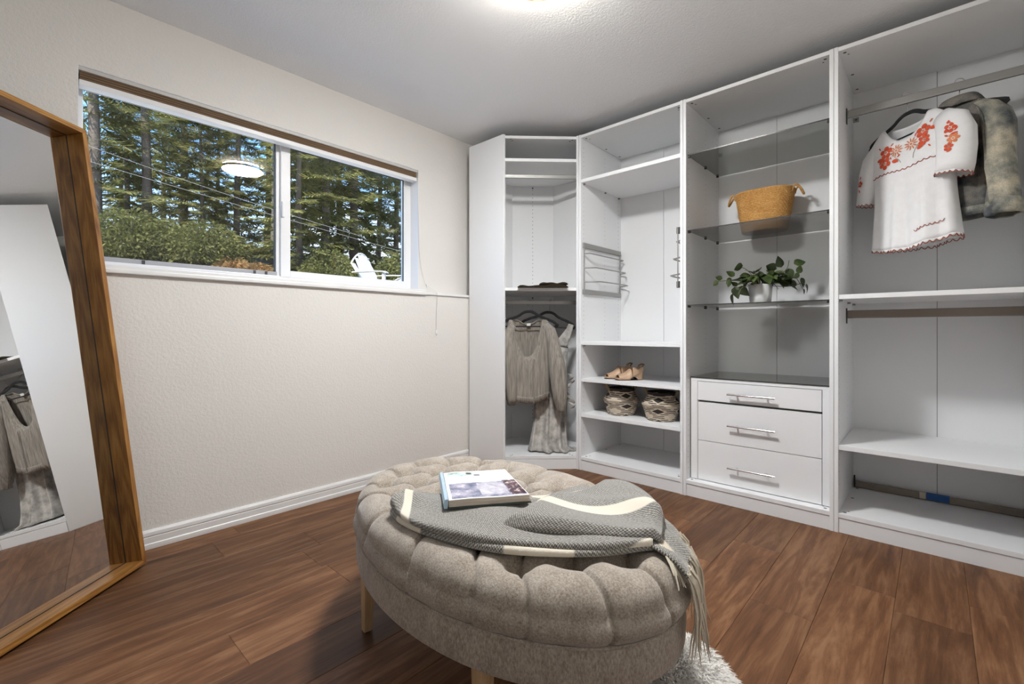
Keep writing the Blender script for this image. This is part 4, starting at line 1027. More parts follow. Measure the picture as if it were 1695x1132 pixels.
leafs([(0.122, 1.910, 0.1, 0.030, 0.020), (0.068, 1.835, 0.5, 0.032, 0.020), (0.058, 1.902, 1.4, 0.018, 0.007), (0.072, 1.850, -0.3, 0.022, 0.010), (0.118, 1.942, 0.9, 0.018, 0.007), (0.115, 1.838, -0.9, 0.016, 0.006)], M['redthread'], of)
for pts in ([(-0.05, 1.86), (-0.03, 1.835), (-0.01, 1.815), (-0.004, 1.80)], [(0.075, 1.86), (0.06, 1.84), (0.052, 1.82), (0.05, 1.80)]):
    q = [on_front(x, z, 0.0032) for x, z in pts]
    if all(q): tube('embroidered_stem', q, 0.0013, M['greenthread'], wb, 6)
# flowers on the right sleeve (its front face)
def on_sleeve(rgs, lift=0.004):
    def f_(x, z):
        zz = zl(z)
        for r0, r1 in zip(rgs[:-1], rgs[1:]):
            za = sum(p.z for p in r0)/len(r0); zb_ = sum(p.z for p in r1)/len(r1)
            if zb_ <= zz <= za:
                q = (za-zz)/(za-zb_); r_ = [a.lerp(b, q) for a, b in zip(r0, r1)]
                c = sum(r_, Vector((0, 0, 0)))/len(r_); hw = max(abs(p.x-c.x) for p in r_); hd = max(abs(p.y-c.y) for p in r_)
                u = (x-c.x)/hw
                if abs(u) > 0.97: return None
                return Vector((x, c.y-hd*(1-abs(u)**2.2)**0.5-lift, zz))
        return None
    return f_
osr = on_sleeve(rgR)
flower((0.215, 1.865), 0.026, 5, M['redthread'], osr); flower((0.228, 1.812), 0.024, 6, M['orangethread'], osr); flower((0.212, 1.780), 0.020, 5, M['redthread'], osr)
leafs([(0.200, 1.892, 0.4, 0.030, 0.018), (0.218, 1.832, 0.1, 0.026, 0.010), (0.196, 1.838, -0.6, 0.018, 0.008), (0.205, 1.758, 0.4, 0.022, 0.009), (0.232, 1.845, 1.0, 0.018, 0.008)], M['redthread'], osr)
osl = on_sleeve(rgL)
flower((-0.222, 1.770), 0.018, 5, M['redthread'], osl); leafs([(-0.222, 1.792, 1.2, 0.02, 0.008), (-0.228, 1.742, -1.2, 0.02, 0.008)], M['redthread'], osl)

# ---- faded denim jacket
def denim(nm='faded_denim', k=1.0, blue=1.0):
    m = bpy.data.materials.new(nm); m.use_nodes = True; t = m.node_tree; b = t.nodes['Principled BSDF']; L = t.links
    co = N(t, 'ShaderNodeTexCoord'); n = N(t, 'ShaderNodeTexNoise', inp={'Scale': 7.0, 'Detail': 4.0, 'Roughness': 0.6}); L.new(co.outputs['Object'], n.inputs['Vector'])
    r = N(t, 'ShaderNodeValToRGB'); c = r.color_ramp
    c.elements[0].position = 0.36; c.elements[0].color = (0.075*k, 0.082*k, 0.088*k*blue, 1); c.elements[1].position = 0.62; c.elements[1].color = (0.44*k, 0.395*k, 0.305*k*blue, 1)
    e = c.elements.new(0.48); e.color = (0.215*k, 0.215*k, 0.185*k*blue, 1); L.new(n.outputs['Fac'], r.inputs[0])
    n2 = N(t, 'ShaderNodeTexNoise', inp={'Scale': 260.0, 'Detail': 3.0}); L.new(co.outputs['Object'], n2.inputs['Vector'])
    v = N(t, 'ShaderNodeMapRange', inp={'From Min': .3, 'From Max': .7, 'To Min': .82, 'To Max': 1.18}); L.new(n2.outputs['Fac'], v.inputs[0])
    s = N(t, 'ShaderNodeVectorMath', operation='SCALE'); L.new(r.outputs[0], s.inputs[0]); L.new(v.outputs[0], s.inputs['Scale']); L.new(s.outputs[0], b.inputs['Base Color'])
    b.inputs['Roughness'].default_value = 0.9; b.inputs['Specular IOR Level'].default_value = 0.15
    bp = N(t, 'ShaderNodeBump', inp={'Strength': 0.5, 'Distance': 0.002}); L.new(n2.outputs['Fac'], bp.inputs['Height']); L.new(bp.outputs[0], b.inputs['Normal'])
    return m
M['denim'] = denim(k=1.15); M['denimblue'] = denim('worn_blue_denim', 0.55, 1.12); M['denimdark'] = cloth('denim_seam', (0.07, 0.072, 0.07), 90, 0.2)
phj = math.radians(-38); HJ = Vector((0.084, 3.004, 2.045))
hj, _ = hanger('clothes_hanger', HJ, phj, 'black velvet hanger inside the faded denim jacket', 'black velvet hangers', w=0.135, bar=False)
hook(hj, 2.138-HJ.z, -phj)
jk = empty('denim_jacket', HJ, (0, 0, phj), label='short faded denim jacket hanging behind the white blouse', cat='jacket')
zj = lambda z: z-HJ.z
rj = []
for z, a, b, fo in ((2.038, 0.050, 0.040, 0), (2.018, 0.095, 0.052, 0), (1.992, 0.132, 0.058, 0.001), (1.95, 0.148, 0.060, 0.002), (1.910, 0.148, 0.062, 0.003), (1.86, 0.144, 0.066, 0.004), (1.79, 0.138, 0.070, 0.006), (1.70, 0.140, 0.074, 0.007), (1.60, 0.140, 0.076, 0.007), (1.535, 0.142, 0.076, 0.005), (1.500, 0.142, 0.074, 0.003)):
    rj.append(ring((0, 0, zj(z)), a, b*0.78, 56, [(fo, 11, 0.3), (fo*0.6, 19, 1)]))
loft('jacket_body', rj, M['denimblue'], jk, thick=0.004)
for sx in (1, -1):
    st = [((sx*0.070, 0.000, zj(2.003)), 0.010, 0.030), ((sx*0.100, -0.001, zj(1.988)), 0.022, 0.038), ((sx*0.126, -0.003, zj(1.962)), 0.034, 0.046), ((sx*0.146, -0.005, zj(1.925)), 0.043, 0.050), ((sx*0.158, -0.008, zj(1.880)), 0.047, 0.052), ((sx*0.165, -0.013, zj(1.82)), 0.046, 0.053), ((sx*0.170, -0.020, zj(1.75)), 0.042, 0.050), ((sx*0.180, -0.030, zj(1.68)), 0.046, 0.050), ((sx*0.192, -0.036, zj(1.60)), 0.045, 0.048), ((sx*0.196, -0.042, zj(1.55)), 0.048, 0.050), ((sx*0.200, -0.046, zj(1.51)), 0.047, 0.050)]
    so, rs = sleeve('sleeve', st, M['denim'], jk, thick=0.004, fold=0.011)
    cst = [((sx*0.199, -0.044, zj(1.528)), 0.051, 0.054), ((sx*0.203, -0.047, zj(1.50)), 0.055, 0.058), ((sx*0.206, -0.050, zj(1.478)), 0.052, 0.056), ((sx*0.207, -0.050, zj(1.468)), 0.046, 0.050)]
    sleeve('turned_cuff', cst, M['denim'], jk, thick=0.005, fold=0.016)
    tube('sleeve_seam', [Vector(s_[0])+Vector((-sx*s_[1]*0.35, -s_[2]-0.003, 0)) for s_ in st[1:]], 0.0016, M['denimblue'], jk, 6)
# turned-down collar round the neck
cl_ = [ring((0, -0.002, zj(z)), a, b, 56) for z, a, b in ((2.016, 0.060, 0.040), (2.040, 0.056, 0.040), (2.058, 0.060, 0.043), (2.060, 0.066, 0.048), (2.046, 0.076, 0.056), (2.014, 0.094, 0.066))]
loft('collar', cl_, M['denimblue'], jk, thick=0.004)
tube('front_placket', [(0.012, -0.047, zj(1.965)), (0.014, -0.068, zj(1.90)), (0.012, -0.076, zj(1.75)), (0.010, -0.082, zj(1.60)), (0.010, -0.080, zj(1.503))], 0.006, M['denim'], jk, 8, squash=(0.5, 1.6))
wbnd = [ring((0, 0, zj(z)), a, b*0.79, 56) for z, a, b in ((1.536, 0.1455, 0.0795), (1.520, 0.1465, 0.081), (1.498, 0.1455, 0.0785))]
loft('waistband', wbnd, M['denim'], jk, thick=0.005)
for z in (1.93, 1.83, 1.73, 1.63, 1.52): MB().disc((0.024, -0.0825 if z < 1.8 else -0.076, zj(z)), (0, -1, 0), 0.006, 12).build('button', M['dark'], jk)
MB().box(0.052, 0.112, -0.078, -0.072, zj(1.865), zj(1.885)).build('pocket_flap', M['denimdark'], jk, bevel=0.002)

# ---- grey clothes in the corner wardrobe
d45 = math.radians(44)
RC = Vector((-2.1865, 2.6165, 1.187))        # point on the lower corner rail line
ctr = Vector((-2.185, 2.622, 0))
def cpos(u, off=0.0): return Vector((-2.1540+u*math.cos(d45)+off*math.sin(d45), 2.6486+u*math.sin(d45)-off*math.cos(d45), 0))
for nm, u, off in (('a', -0.083, 0.012), ('b', 0.072, -0.004)): pass
pA = cpos(-0.080, 0.050); HA = Vector((pA.x, pA.y, 1.118)); pB = cpos(0.076, -0.040); HD = Vector((pB.x, pB.y, 1.116))
ha, _ = hanger('clothes_hanger', HA, d45, 'black velvet hanger carrying the taupe crinkled top', 'black velvet hangers', w=0.205); hook(ha, 1.201-HA.z, math.radians(0), 0.050)
hd, _ = hanger('clothes_hanger', HD, d45, 'black velvet hanger carrying the long pale grey dress', 'black velvet hangers', w=0.190, tilt=math.radians(4)); hook(hd, 1.201-HD.z, math.radians(0), -0.040)
# taupe top
tp = empty('crinkled_top', HA, (0, 0, d45), label='taupe crinkled long-sleeved top hanging in the corner wardrobe', cat='top')
za = lambda z: z-HA.z
def tring(z, xl, xr, b, folds, dipf=0.0, n=80):
    c = Vector(((xl+xr)/2, 0, za(z))); a = (xr-xl)/2; out = []
    for k in range(n):
        t = 2*pi*k/n; ct, st = math.cos(t), math.sin(t); y = b*math.copysign(abs(st)**0.7, st)
        for am, fr, ph in folds: y += am*math.sin(fr*ct+ph)*abs(st)**0.5
        dz = -dipf*max(0, 1-(abs(ct+0.04)/0.80)**2.4) if st < 0 else -0.12*dipf*max(0, 1-(ct/0.5)**2)
        out.append(c+Vector((a*ct, y, dz)))
    return out
rt = []
for z, xl, xr, b, k_, dp in ((1.056, -0.140, 0.130, 0.018, 0, 0.265), (1.048, -0.147, 0.140, 0.026, 0.1, 0.262), (1.025, -0.154, 0.150, 0.034, 0.3, 0.25), (0.99, -0.154, 0.156, 0.040, 0.6, 0.215), (0.93, -0.152, 0.152, 0.046, 0.9, 0.17), (0.86, -0.148, 0.148, 0.050, 1.0, 0.125),
                             (0.79, -0.146, 0.146, 0.052, 1, 0.075), (0.72, -0.148, 0.148, 0.056, 1.1, 0.05), (0.65, -0.152, 0.150, 0.058, 1.2, 0.035), (0.58, -0.154, 0.150, 0.060, 1.2, 0.03), (0.535, -0.150, 0.147, 0.060, 0.8, 0.03), (0.525, -0.148, 0.145, 0.060, 0.5, 0.03), (0.490, -0.148, 0.145, 0.060, 0.7, 0.03)):
    rt.append(tring(z, xl, xr, b, [(0.005*k_, 13, 0.4), (0.004*k_, 23, 1.1), (0.003*k_, 31, 2)], dp))
loft('top_body', rt, M['crinkle'], tp, thick=0.002)
nk = [rt[0][k] for k in range(80)]; tube('neck_band', nk+[nk[0]], 0.0035, M['crinkle'], tp, 6)
band = [[p+Vector((0, 0, 0))+Vector((p.x*0.02, p.y*0.06, 0)) for p in r_] for r_ in rt[-3:]]
loft('hem_band', band, M['crinkle'], tp, thick=0.003)
plk = []
for r_ in rt[1:]:
    c_ = [p for p in r_[40:]]; p = min(c_, key=lambda q: abs(q.x-0.035)); plk.append(p+Vector((0, -0.003, 0)))
plk = plk[3:]
tube('button_placket', plk, 0.0055, M['crinkle'], tp, 8, squash=(1.4, 0.5))
mb = MB()
pc = smoothcurve(plk, 26)
for p in pc: mb.lathe([(0.0003, 0.003), (0.003, 0.002), (0.0035, -0.002)], 8, (p[0], p[1]-0.005, p[2]))
tag(mb.build('covered_buttons', M['crinkle'], tp), kind='stuff')
for sx in (1, -1):
    if sx > 0: st = [((0.118, -0.004, za(1.022)), 0.028, 0.030), ((0.152, -0.010, za(0.980)), 0.042, 0.042), ((0.176, -0.020, za(0.89)), 0.046, 0.048), ((0.190, -0.028, za(0.80)), 0.050, 0.050), ((0.196, -0.034, za(0.775)), 0.056, 0.054), ((0.204, -0.038, za(0.70)), 0.060, 0.056), ((0.214, -0.042, za(0.60)), 0.058, 0.056), ((0.222, -0.044, za(0.50)), 0.050, 0.052), ((0.226, -0.046, za(0.44)), 0.036, 0.038), ((0.228, -0.046, za(0.420)), 0.026, 0.028), ((0.229, -0.046, za(0.400)), 0.028, 0.030)]
    else: st = [((-0.120, -0.004, za(1.016)), 0.026, 0.030), ((-0.146, -0.020, za(0.96)), 0.036, 0.038), ((-0.140, -0.034, za(0.86)), 0.040, 0.042), ((-0.132, -0.040, za(0.74)), 0.044, 0.044), ((-0.128, -0.042, za(0.60)), 0.046, 0.046), ((-0.126, -0.040, za(0.50)), 0.040, 0.044), ((-0.126, -0.038, za(0.45)), 0.028, 0.032)]
    sleeve('sleeve', st, M['crinkle'], tp, thick=0.002, fold=0.006)
M['labelw'] = mat('woven_label', (0.65, 0.63, 0.58), 0.8)
MB().box(-0.014, 0.014, 0.012, 0.0135, za(1.012), za(1.034)).build('neck_label', M['labelw'], tp)
# long dress
ds = empty('long_dress', HD, (0, 0, d45), label='long pale grey sleeveless dress trailing on the corner wardrobe floor', cat='dress')
zd = lambda z: z-HD.z
rd = []
def dring(z, xl, xr, b, k_, yo=0.0, n=80, lowr=0.0):
    c = Vector(((xl+xr)/2, yo, zd(z))); a = (xr-xl)/2; out = []
    for k in range(n):
        t = 2*pi*k/n; ct, st = math.cos(t), math.sin(t); y = b*math.copysign(abs(st)**0.8, st)
        for am, fr, ph in ((0.007*k_, 9, 0.2), (0.005*k_, 17, 1.4)): y += am*math.sin(fr*ct+ph+z*2)*abs(st)**0.5
        out.append(c+Vector((a*ct, y, -lowr*(1+ct)/2)))
    return out
for z, xl, xr, b, k_, yo in ((0.86, -0.120, 0.146, 0.028, 0.2, 0.02), (0.80, -0.118, 0.142, 0.036, 0.4, 0.02), (0.72, -0.110, 0.136, 0.042, 0.6, 0.02), (0.64, -0.10, 0.142, 0.046, 0.8, 0.018), (0.58, -0.096, 0.140, 0.046, 0.8, 0.016), (0.48, -0.104, 0.136, 0.052, 1.5, 0.012),
                         (0.38, -0.110, 0.134, 0.058, 2.0, 0.006), (0.28, -0.120, 0.132, 0.064, 2.4, 0.0), (0.19, -0.136, 0.132, 0.074, 2.8, -0.008), (0.128, -0.148, 0.140, 0.086, 3.0, -0.016)):
    rd.append(dring(z, xl, xr, b, k_, yo))
rd.append(dring(0.1075, -0.158, 0.190, 0.100, 3.0, -0.022, lowr=0.008))
loft('dress_skirt', rd, M['lace'], ds, thick=0.002)
# puddle of cloth trailing to the right on the deck
cols = []
for i in range(20):
    u = i/19; c = []
    for j in range(14):
        q = j/13; x = 0.02+0.235*u; y = -0.02-0.10*q*(1-0.55*u)+0.03
        c.append((x, y, zd(0.0985)+0.010*(1-u)*math.sin(q*9+u*4)**2+0.006*math.sin(u*11+q*5)**2+0.016*(1-u)*(1-q)))
    cols.append(c)
solidify(obj('trailing_hem', [p for c in cols for p in c], grid_faces(20, 14), M['lace'], ds, smooth=True), 0.003, 1.0)
# wide straps / bodice pieces rising to the shoulders
for sx in (1, -1):
    xs = 0.178 if sx > 0 else -0.165; cols = []
    for i in range(16):
        q = i/15; c = []
        for j in range(8):
            w_ = j/7
            xin = (0.012+ (xs/1-0.030*sx-0.012*sx)*q**0.85*1.0) if sx > 0 else (-0.012+(xs+0.030+0.012)*q**0.85)
            xout = (0.140+(xs+0.008-0.140)*q) if sx > 0 else (-0.118+(xs-0.008+0.118)*q)
            x = xin*(1-w_)+xout*w_
            z = 0.865+ (1.020-0.865)*q + (0.012*(1-w_) if q > 0.9 else 0)
            c.append((x, -0.008+0.003*math.sin(w_*6+q*8), zd(z)))
        cols.append(c)
    solidify(obj('bodice_strap', [p for c in cols for p in c], grid_faces(16, 8), M['lace'], ds, smooth=True), 0.003)
mb = MB()
for k in range(7):
    a = k*0.7; cx_, cz_ = 0.140+0.012*math.sin(a*2), 0.66-0.035*k
    pts = [(cx_+0.004*k2+0.022*math.sin(k2*0.9+k), -0.030-0.010*math.sin(k2+k), zd(cz_-0.012*k2)) for k2 in range(5)]
    mb.tube(pts, [0.004, 0.012, 0.015, 0.011, 0.003], 8, squash=(1, 0.5))
mb.build('ruffle', M['lace'], ds, smooth=True)

# dark folded garment on the corner shelf
M['darkcloth'] = cloth('dark_brown_knit', (0.024, 0.017, 0.009), 40, 0.3, sheen=0.0)
fg = empty('folded_garment', (-2.085, 2.600, 1.2832), (0, 0, math.radians(42.5)), label='dark brown folded garment on the corner wardrobe shelf', cat='garment')
def slab(name, L_, D_, h, m, parent, x0=0, y0=0, z0=0, seed=0, taper=0.0):
    nu_, nv_ = 34, 16; v = []; rg_ = random.Random(seed); ph = [rg_.uniform(0, 6) for _ in range(4)]
    for s in (1, 0):
        for i in range(nu_):
            for j in range(nv_):
                x = -1+2*i/(nu_-1); y = -1+2*j/(nv_-1)
                ed = (1-abs(x)**6)**0.5*(1-abs(y)**6)**0.5
                zz = h*ed*(0.75+0.25*math.sin(x*3+ph[0])+0.12*math.sin(x*9+y*3+ph[1]))*(1-taper*x) if s else 0
                v.append((x0+x*L_/2*(1+0.03*math.sin(y*4+ph[2])), y0+y*D_/2*(1+0.05*math.sin(x*5+ph[3])), z0+zz))
    n = nu_*nv_; f = grid_faces(nu_, nv_)+[tuple(k+n for k in q[::-1]) for q in grid_faces(nu_, nv_)]
    rr = [i*nv_ for i in range(nu_)]+[(nu_-1)*nv_+j for j in range(1, nv_)]+[i*nv_+nv_-1 for i in range(nu_-2, -1, -1)]+[j for j in range(nv_-2, 0, -1)]
    f += [(rr[k], rr[k]+n, rr[(k+1) % len(rr)]+n, rr[(k+1) % len(rr)]) for k in range(len(rr))]
    return obj(name, v, f, m, parent, smooth=True)
slab('lower_fold', 0.360, 0.20, 0.030, M['darkcloth'], fg, seed=2)
o = slab('sleeve_fold', 0.20, 0.15, 0.022, M['darkcloth'], fg, x0=0.075, y0=-0.01, z0=0.022, seed=5, taper=-0.35)
# ------------------------------------------------------------------ straw basket on the middle glass shelf
def straw(name, c1, c2, scale=70, stretch=(1, 1, 3)):
    return fabric(name, c1, c2, scale, 0.9, 0.8, 0.0, stretch)
M['straw'] = straw('golden_straw', (0.38, 0.175, 0.045), (0.74, 0.44, 0.16), 110, (1, 1, 1.6))
sb = empty('straw_basket', (-0.772, 3.135, 1.5795), label='golden woven straw basket with two loop handles on glass', cat='basket')
def sup(a, b, t, n=2.6):
    c, s = math.cos(t), math.sin(t); return a*math.copysign(abs(c)**(2/n), c), b*math.copysign(abs(s)**(2/n), s)
H_ = 0.245; rows = 24; NS = 150
def bdim(q): return 0.118+0.040*q**0.9, 0.080+0.024*q
rings3 = []
sub = 4
for i in range(rows*sub+1):
    q = i/(rows*sub); a, b = bdim(q); bul = 0.0042*abs(math.sin(pi*i/sub)); g = []
    for k in range(NS):
        t = 2*pi*k/NS
        br = 0.0022*math.sin(k*2*pi*34/NS+(i//sub)*pi+ (i % sub)*0.7)
        x, y = sup(a+bul+br, b+bul+br, t); g.append(Vector((x, y, q*H_+ (0.006 if q < 0.02 else 0))))
    rings3.append(g)
inner = []
for q in (1.0, 0.7, 0.4, 0.05):
    a, b = bdim(q); inner.append([Vector((*sup(a-0.010, b-0.010, 2*pi*k/NS), q*H_)) for k in range(NS)])
base = [[Vector((*sup(0.109*f_, 0.072*f_, 2*pi*k/NS), 0.001)) for k in range(NS)] for f_ in (0.05, 0.96)]
loft('basket_body', base+rings3+inner, M['straw'], sb, close_top=True, close_bot=True)
rim = [Vector((*sup(bdim(1)[0]-0.003, bdim(1)[1]-0.003, 2*pi*k/80), H_)) for k in range(81)]
tube('rim', rim, 0.0065, M['straw'], sb, 8, cap=False)
for sx in (-1, 1):
    x0 = sx*(bdim(1)[0]-0.003)
    pts = [(x0, -0.032, H_-0.028), (x0+sx*0.010, -0.032, H_+0.004), (x0+sx*0.028, -0.026, H_+0.004), (x0+sx*0.046, -0.014, H_-0.030), (x0+sx*0.052, 0.0, H_-0.046), (x0+sx*0.046, 0.014, H_-0.030), (x0+sx*0.028, 0.026, H_+0.004), (x0+sx*0.010, 0.032, H_+0.004), (x0, 0.032, H_-0.028)]
    tube('handle', smoothcurve(pts, 34), 0.0062, M['straw'], sb, 8)

# ------------------------------------------------------------------ two belly baskets
def weave():
    m = bpy.data.materials.new('black_natural_seagrass'); m.use_nodes = True; t = m.node_tree; b = t.nodes['Principled BSDF']; L = t.links
    uvn = N(t, 'ShaderNodeUVMap'); sp = N(t, 'ShaderNodeSeparateXYZ'); L.new(uvn.outputs[0], sp.inputs[0])   # x: around 0..1, y: height 0..1
    def tri(src, mult, ph=0.0):
        a = N(t, 'ShaderNodeMath', operation='MULTIPLY_ADD', inp={1: mult, 2: ph}); L.new(src, a.inputs[0])
        p = N(t, 'ShaderNodeMath', operation='PINGPONG', inp={1: 0.5}); L.new(a.outputs[0], p.inputs[0]); return p.outputs[0]
    u = tri(sp.outputs['X'], 4.0); v = tri(sp.outputs['Y'], 2.6, 0.05)
    d = N(t, 'ShaderNodeMath', operation='ADD'); L.new(u, d.inputs[0]); L.new(v, d.inputs[1])
    # diamonds: centre black, ring striped, outside plain
    row = N(t, 'ShaderNodeMath', operation='MULTIPLY', inp={1: 16.0}); L.new(sp.outputs['Y'], row.inputs[0])
    fr = N(t, 'ShaderNodeMath', operation='FRACT'); L.new(row.outputs[0], fr.inputs[0])
    st = N(t, 'ShaderNodeMath', operation='LESS_THAN', inp={1: 0.42}); L.new(fr.outputs[0], st.inputs[0])
    core = N(t, 'ShaderNodeMath', operation='LESS_THAN', inp={1: 0.23}); L.new(d.outputs[0], core.inputs[0])
    mid1 = N(t, 'ShaderNodeMath', operation='GREATER_THAN', inp={1: 0.34}); L.new(d.outputs[0], mid1.inputs[0])
    mid2 = N(t, 'ShaderNodeMath', operation='LESS_THAN', inp={1: 0.66}); L.new(d.outputs[0], mid2.inputs[0])
    mm = N(t, 'ShaderNodeMath', operation='MULTIPLY'); L.new(mid1.outputs[0], mm.inputs[0]); L.new(mid2.outputs[0], mm.inputs[1])
    ms = N(t, 'ShaderNodeMath', operation='MULTIPLY'); L.new(mm.outputs[0], ms.inputs[0]); L.new(st.outputs[0], ms.inputs[1])
    top = N(t, 'ShaderNodeMath', operation='GREATER_THAN', inp={1: 0.90}); L.new(sp.outputs['Y'], top.inputs[0])
    m1 = N(t, 'ShaderNodeMath', operation='MAXIMUM'); L.new(core.outputs[0], m1.inputs[0]); L.new(ms.outputs[0], m1.inputs[1])
    m2 = N(t, 'ShaderNodeMath', operation='MAXIMUM'); L.new(m1.outputs[0], m2.inputs[0]); L.new(top.outputs[0], m2.inputs[1])
    n = N(t, 'ShaderNodeTexNoise', inp={'Scale': 60.0, 'Detail': 3.0}); L.new(uvn.outputs[0], n.inputs['Vector'])
    nat = N(t, 'ShaderNodeMixRGB', inp={'Color1': (0.40, 0.32, 0.235, 1), 'Color2': (0.68, 0.59, 0.47, 1)}); L.new(n.outputs['Fac'], nat.inputs['Fac'])
    mi = N(t, 'ShaderNodeMixRGB', inp={'Color2': (0.022, 0.018, 0.016, 1)}); L.new(m2.outputs[0], mi.inputs['Fac']); L.new(nat.outputs[0], mi.inputs['Color1'])
    L.new(mi.outputs[0], b.inputs['Base Color']); b.inputs['Roughness'].default_value = 0.75
    return m
M['weave'] = weave(); M['seagrass'] = straw('plain_seagrass', (0.30, 0.22, 0.12), (0.52, 0.42, 0.27), 120)
def belly(loc, rz, label):
    r = empty('belly_basket', loc, (0, 0, rz), label=label, cat='basket', group='black and natural belly baskets')
    prof = [(0.086, 0.000), (0.090, 0.006), (0.098, 0.03), (0.107, 0.06), (0.117, 0.088), (0.1225, 0.100), (0.122, 0.106), (0.112, 0.120), (0.100, 0.136), (0.090, 0.150), (0.084, 0.160), (0.0845, 0.172), (0.088, 0.184)]
    pr = smoothcurve([(a, b, 0) for a, b in prof], 14*6); n = 96; v = []; uv = []
    hmax = prof[-1][1]
    for i, p in enumerate(pr):
        bul = 0.0020*abs(math.sin(pi*i/6))
        for k in range(n+1):
            a = 2*pi*k/n; rr = p[0]+bul+0.0012*math.sin(k*2*pi*24/n+(i//6)*pi); v.append((rr*math.cos(a), rr*math.sin(a), p[1])); uv.append((k/n, p[1]/hmax))
    f = grid_faces(len(pr), n+1); f = [q[::-1] for q in f]
    o = obj('basket_body', v, f, M['weave'], r, smooth=True, uv=uv); solidify(o, 0.005, -1.0)
    MB().lathe([(0.0005, 0.002), (0.086, 0.002), (0.0855, 0.0), (0.0005, 0.0)], 48).build('base', M['seagrass'], r)
    for s in (-1, 1):
        pts = [(s*0.085, -0.012, 0.158), (s*0.102, -0.020, 0.190), (s*0.108, -0.010, 0.212), (s*0.108, 0.010, 0.212), (s*0.102, 0.020, 0.190), (s*0.085, 0.012, 0.158)]
        tube('handle', smoothcurve(pts, 26), 0.0042, M['seagrass'], r, 8)
    return r
belly((-1.622, 2.905, 0.3985), 0.85, 'left black-patterned belly basket under the beige shoes')
belly((-1.322, 2.890, 0.3985), 0.25, 'right black-patterned belly basket beside the divider panel')

# ------------------------------------------------------------------ beige wedge shoes
M['suede'] = mat('beige_patent', (0.50, 0.335, 0.215), 0.35, var=(40, 0.08)); M['insole'] = mat('brown_insole', (0.20, 0.13, 0.065), 0.6); M['sole'] = mat('dark_sole', (0.03, 0.02, 0.015), 0.6)
def shoe(loc, rz, label):
    r = empty('wedge_shoe', loc, (0, 0, rz), label=label, cat='shoe', group='pair of beige shoes on the shelf')
    # local +x toe direction, length 0.22
    def wd(s): return 0.026+0.014*math.sin(min(1, max(0, (s-0.1)/0.75))*pi)**0.8*(1.0) + (0.004 if s > 0.5 else 0)
    L_ = 0.195; n = 26; top = []; bot = []
    def xt(s): return -L_/2+L_*s
    def heelz(s): return 0.056*max(0, 1-s/0.66)**1.1*1.0+0.012+0.006*max(0, (s-0.75)/0.25)**2
    v = []; 
    for i in range(n+1):
        s = i/n; w = wd(s)*(1 if 0.06 < s < 0.94 else (max(0.25, (s/0.06)**0.5 if s <= 0.06 else ((1-s)/0.06)**0.5)))
        zt_ = heelz(s); zb_ = 0.0035 if (s < 0.24 or s > 0.55) else 0.0035+0.020*math.sin((s-0.24)/0.31*pi)
        if s > 0.86: zb_ += 0.006*((s-0.86)/0.14)**1.5
        wb_ = w*0.86
        v += [(xt(s), -w, zt_), (xt(s), w, zt_), (xt(s), wb_, zb_), (xt(s), -wb_, zb_)]
    f = [(4*i+k, 4*(i+1)+k, 4*(i+1)+(k+1) % 4, 4*i+(k+1) % 4) for i in range(n) for k in range(4)]+[(0, 1, 2, 3), (4*n+3, 4*n+2, 4*n+1, 4*n)]
    MB().add(v, f).build('wedge_heel', M['suede'], r, smooth=True)
    v = []; f = []
    for i in range(n+1):
        s = i/n; w = wd(s)*0.93*(1 if 0.06 < s < 0.94 else 0.55); v += [(xt(s), -w, heelz(s)+0.0015), (xt(s), w, heelz(s)+0.0015)]
    f = [(2*i, 2*i+2, 2*i+3, 2*i+1) for i in range(n)]; solidify(obj('insole', v, f, M['insole'], r), 0.002)
    # vamp: arch over the forefoot, open at the toe
    cols = []
    for i in range(14):
        s = 0.47+0.46*i/13; c = []; hgt = 0.056-0.030*(i/13)**1.1
        side = 0.25+0.75*min(1, i/6)
        for j in range(17):
            a = -pi/2+pi*j/16; w = wd(s)*1.04; lift = math.cos(a)**0.8*hgt
            c.append((xt(s)+ (0.0 if i < 12 else 0), w*math.sin(a), heelz(s)-0.006+lift))
        cols.append(c)
    solidify(obj('vamp', [p for c in cols for p in c], grid_faces(14, 17), M['suede'], r, smooth=True), 0.0025)
    # quarters rising to the slingback
    for sy in (-1, 1):
        cols = []
        for i in range(16):
            s = 0.46-0.44*i/15; c = []; hh = 0.036*math.exp(-((s-0.46)/0.18)**2)+0.026+0.016*max(0, (0.2-s)/0.2)
            for j in range(5): q = j/4; c.append((xt(s), sy*(wd(s)*(1.03 if s > 0.05 else 0.8)+0.001-0.004*q), heelz(s)-0.004+hh*q))
            cols.append(c)
        solidify(obj('quarter', [p for c in cols for p in c], grid_faces(16, 5), M['suede'], r, smooth=True), 0.0022)
    st = [(xt(0.10), -0.028, heelz(0.1)+0.032), (xt(0.0), -0.020, heelz(0)+0.036), (xt(-0.05), 0, heelz(0)+0.036), (xt(0.0), 0.020, heelz(0)+0.036), (xt(0.10), 0.028, heelz(0.1)+0.032)]
    tube('slingback_strap', smoothcurve(st, 20), 0.0055, M['insole'], r, 8, squash=(1.0, 0.4))
    v = []
    for i in range(n+1):
        s = i/n; w = wd(s)*0.88*(1 if 0.06 < s < 0.94 else 0.55); v += [(xt(s), -w, 0.0), (xt(s), w, 0.0), (xt(s), w, 0.0036), (xt(s), -w, 0.0036)]
    f = [(4*i+k, 4*i+(k+1) % 4, 4*(i+1)+(k+1) % 4, 4*(i+1)+k) for i in range(n) for k in range(4)]
    MB().add(v, f).build('outsole', M['sole'], r)
    return r
shoe((-1.640, 2.890, 0.6446), math.radians(-126), 'left shoe of the beige peep-toe wedge pair')
shoe((-1.538, 2.862, 0.6446), math.radians(-127), 'right shoe of the beige peep-toe wedge pair')

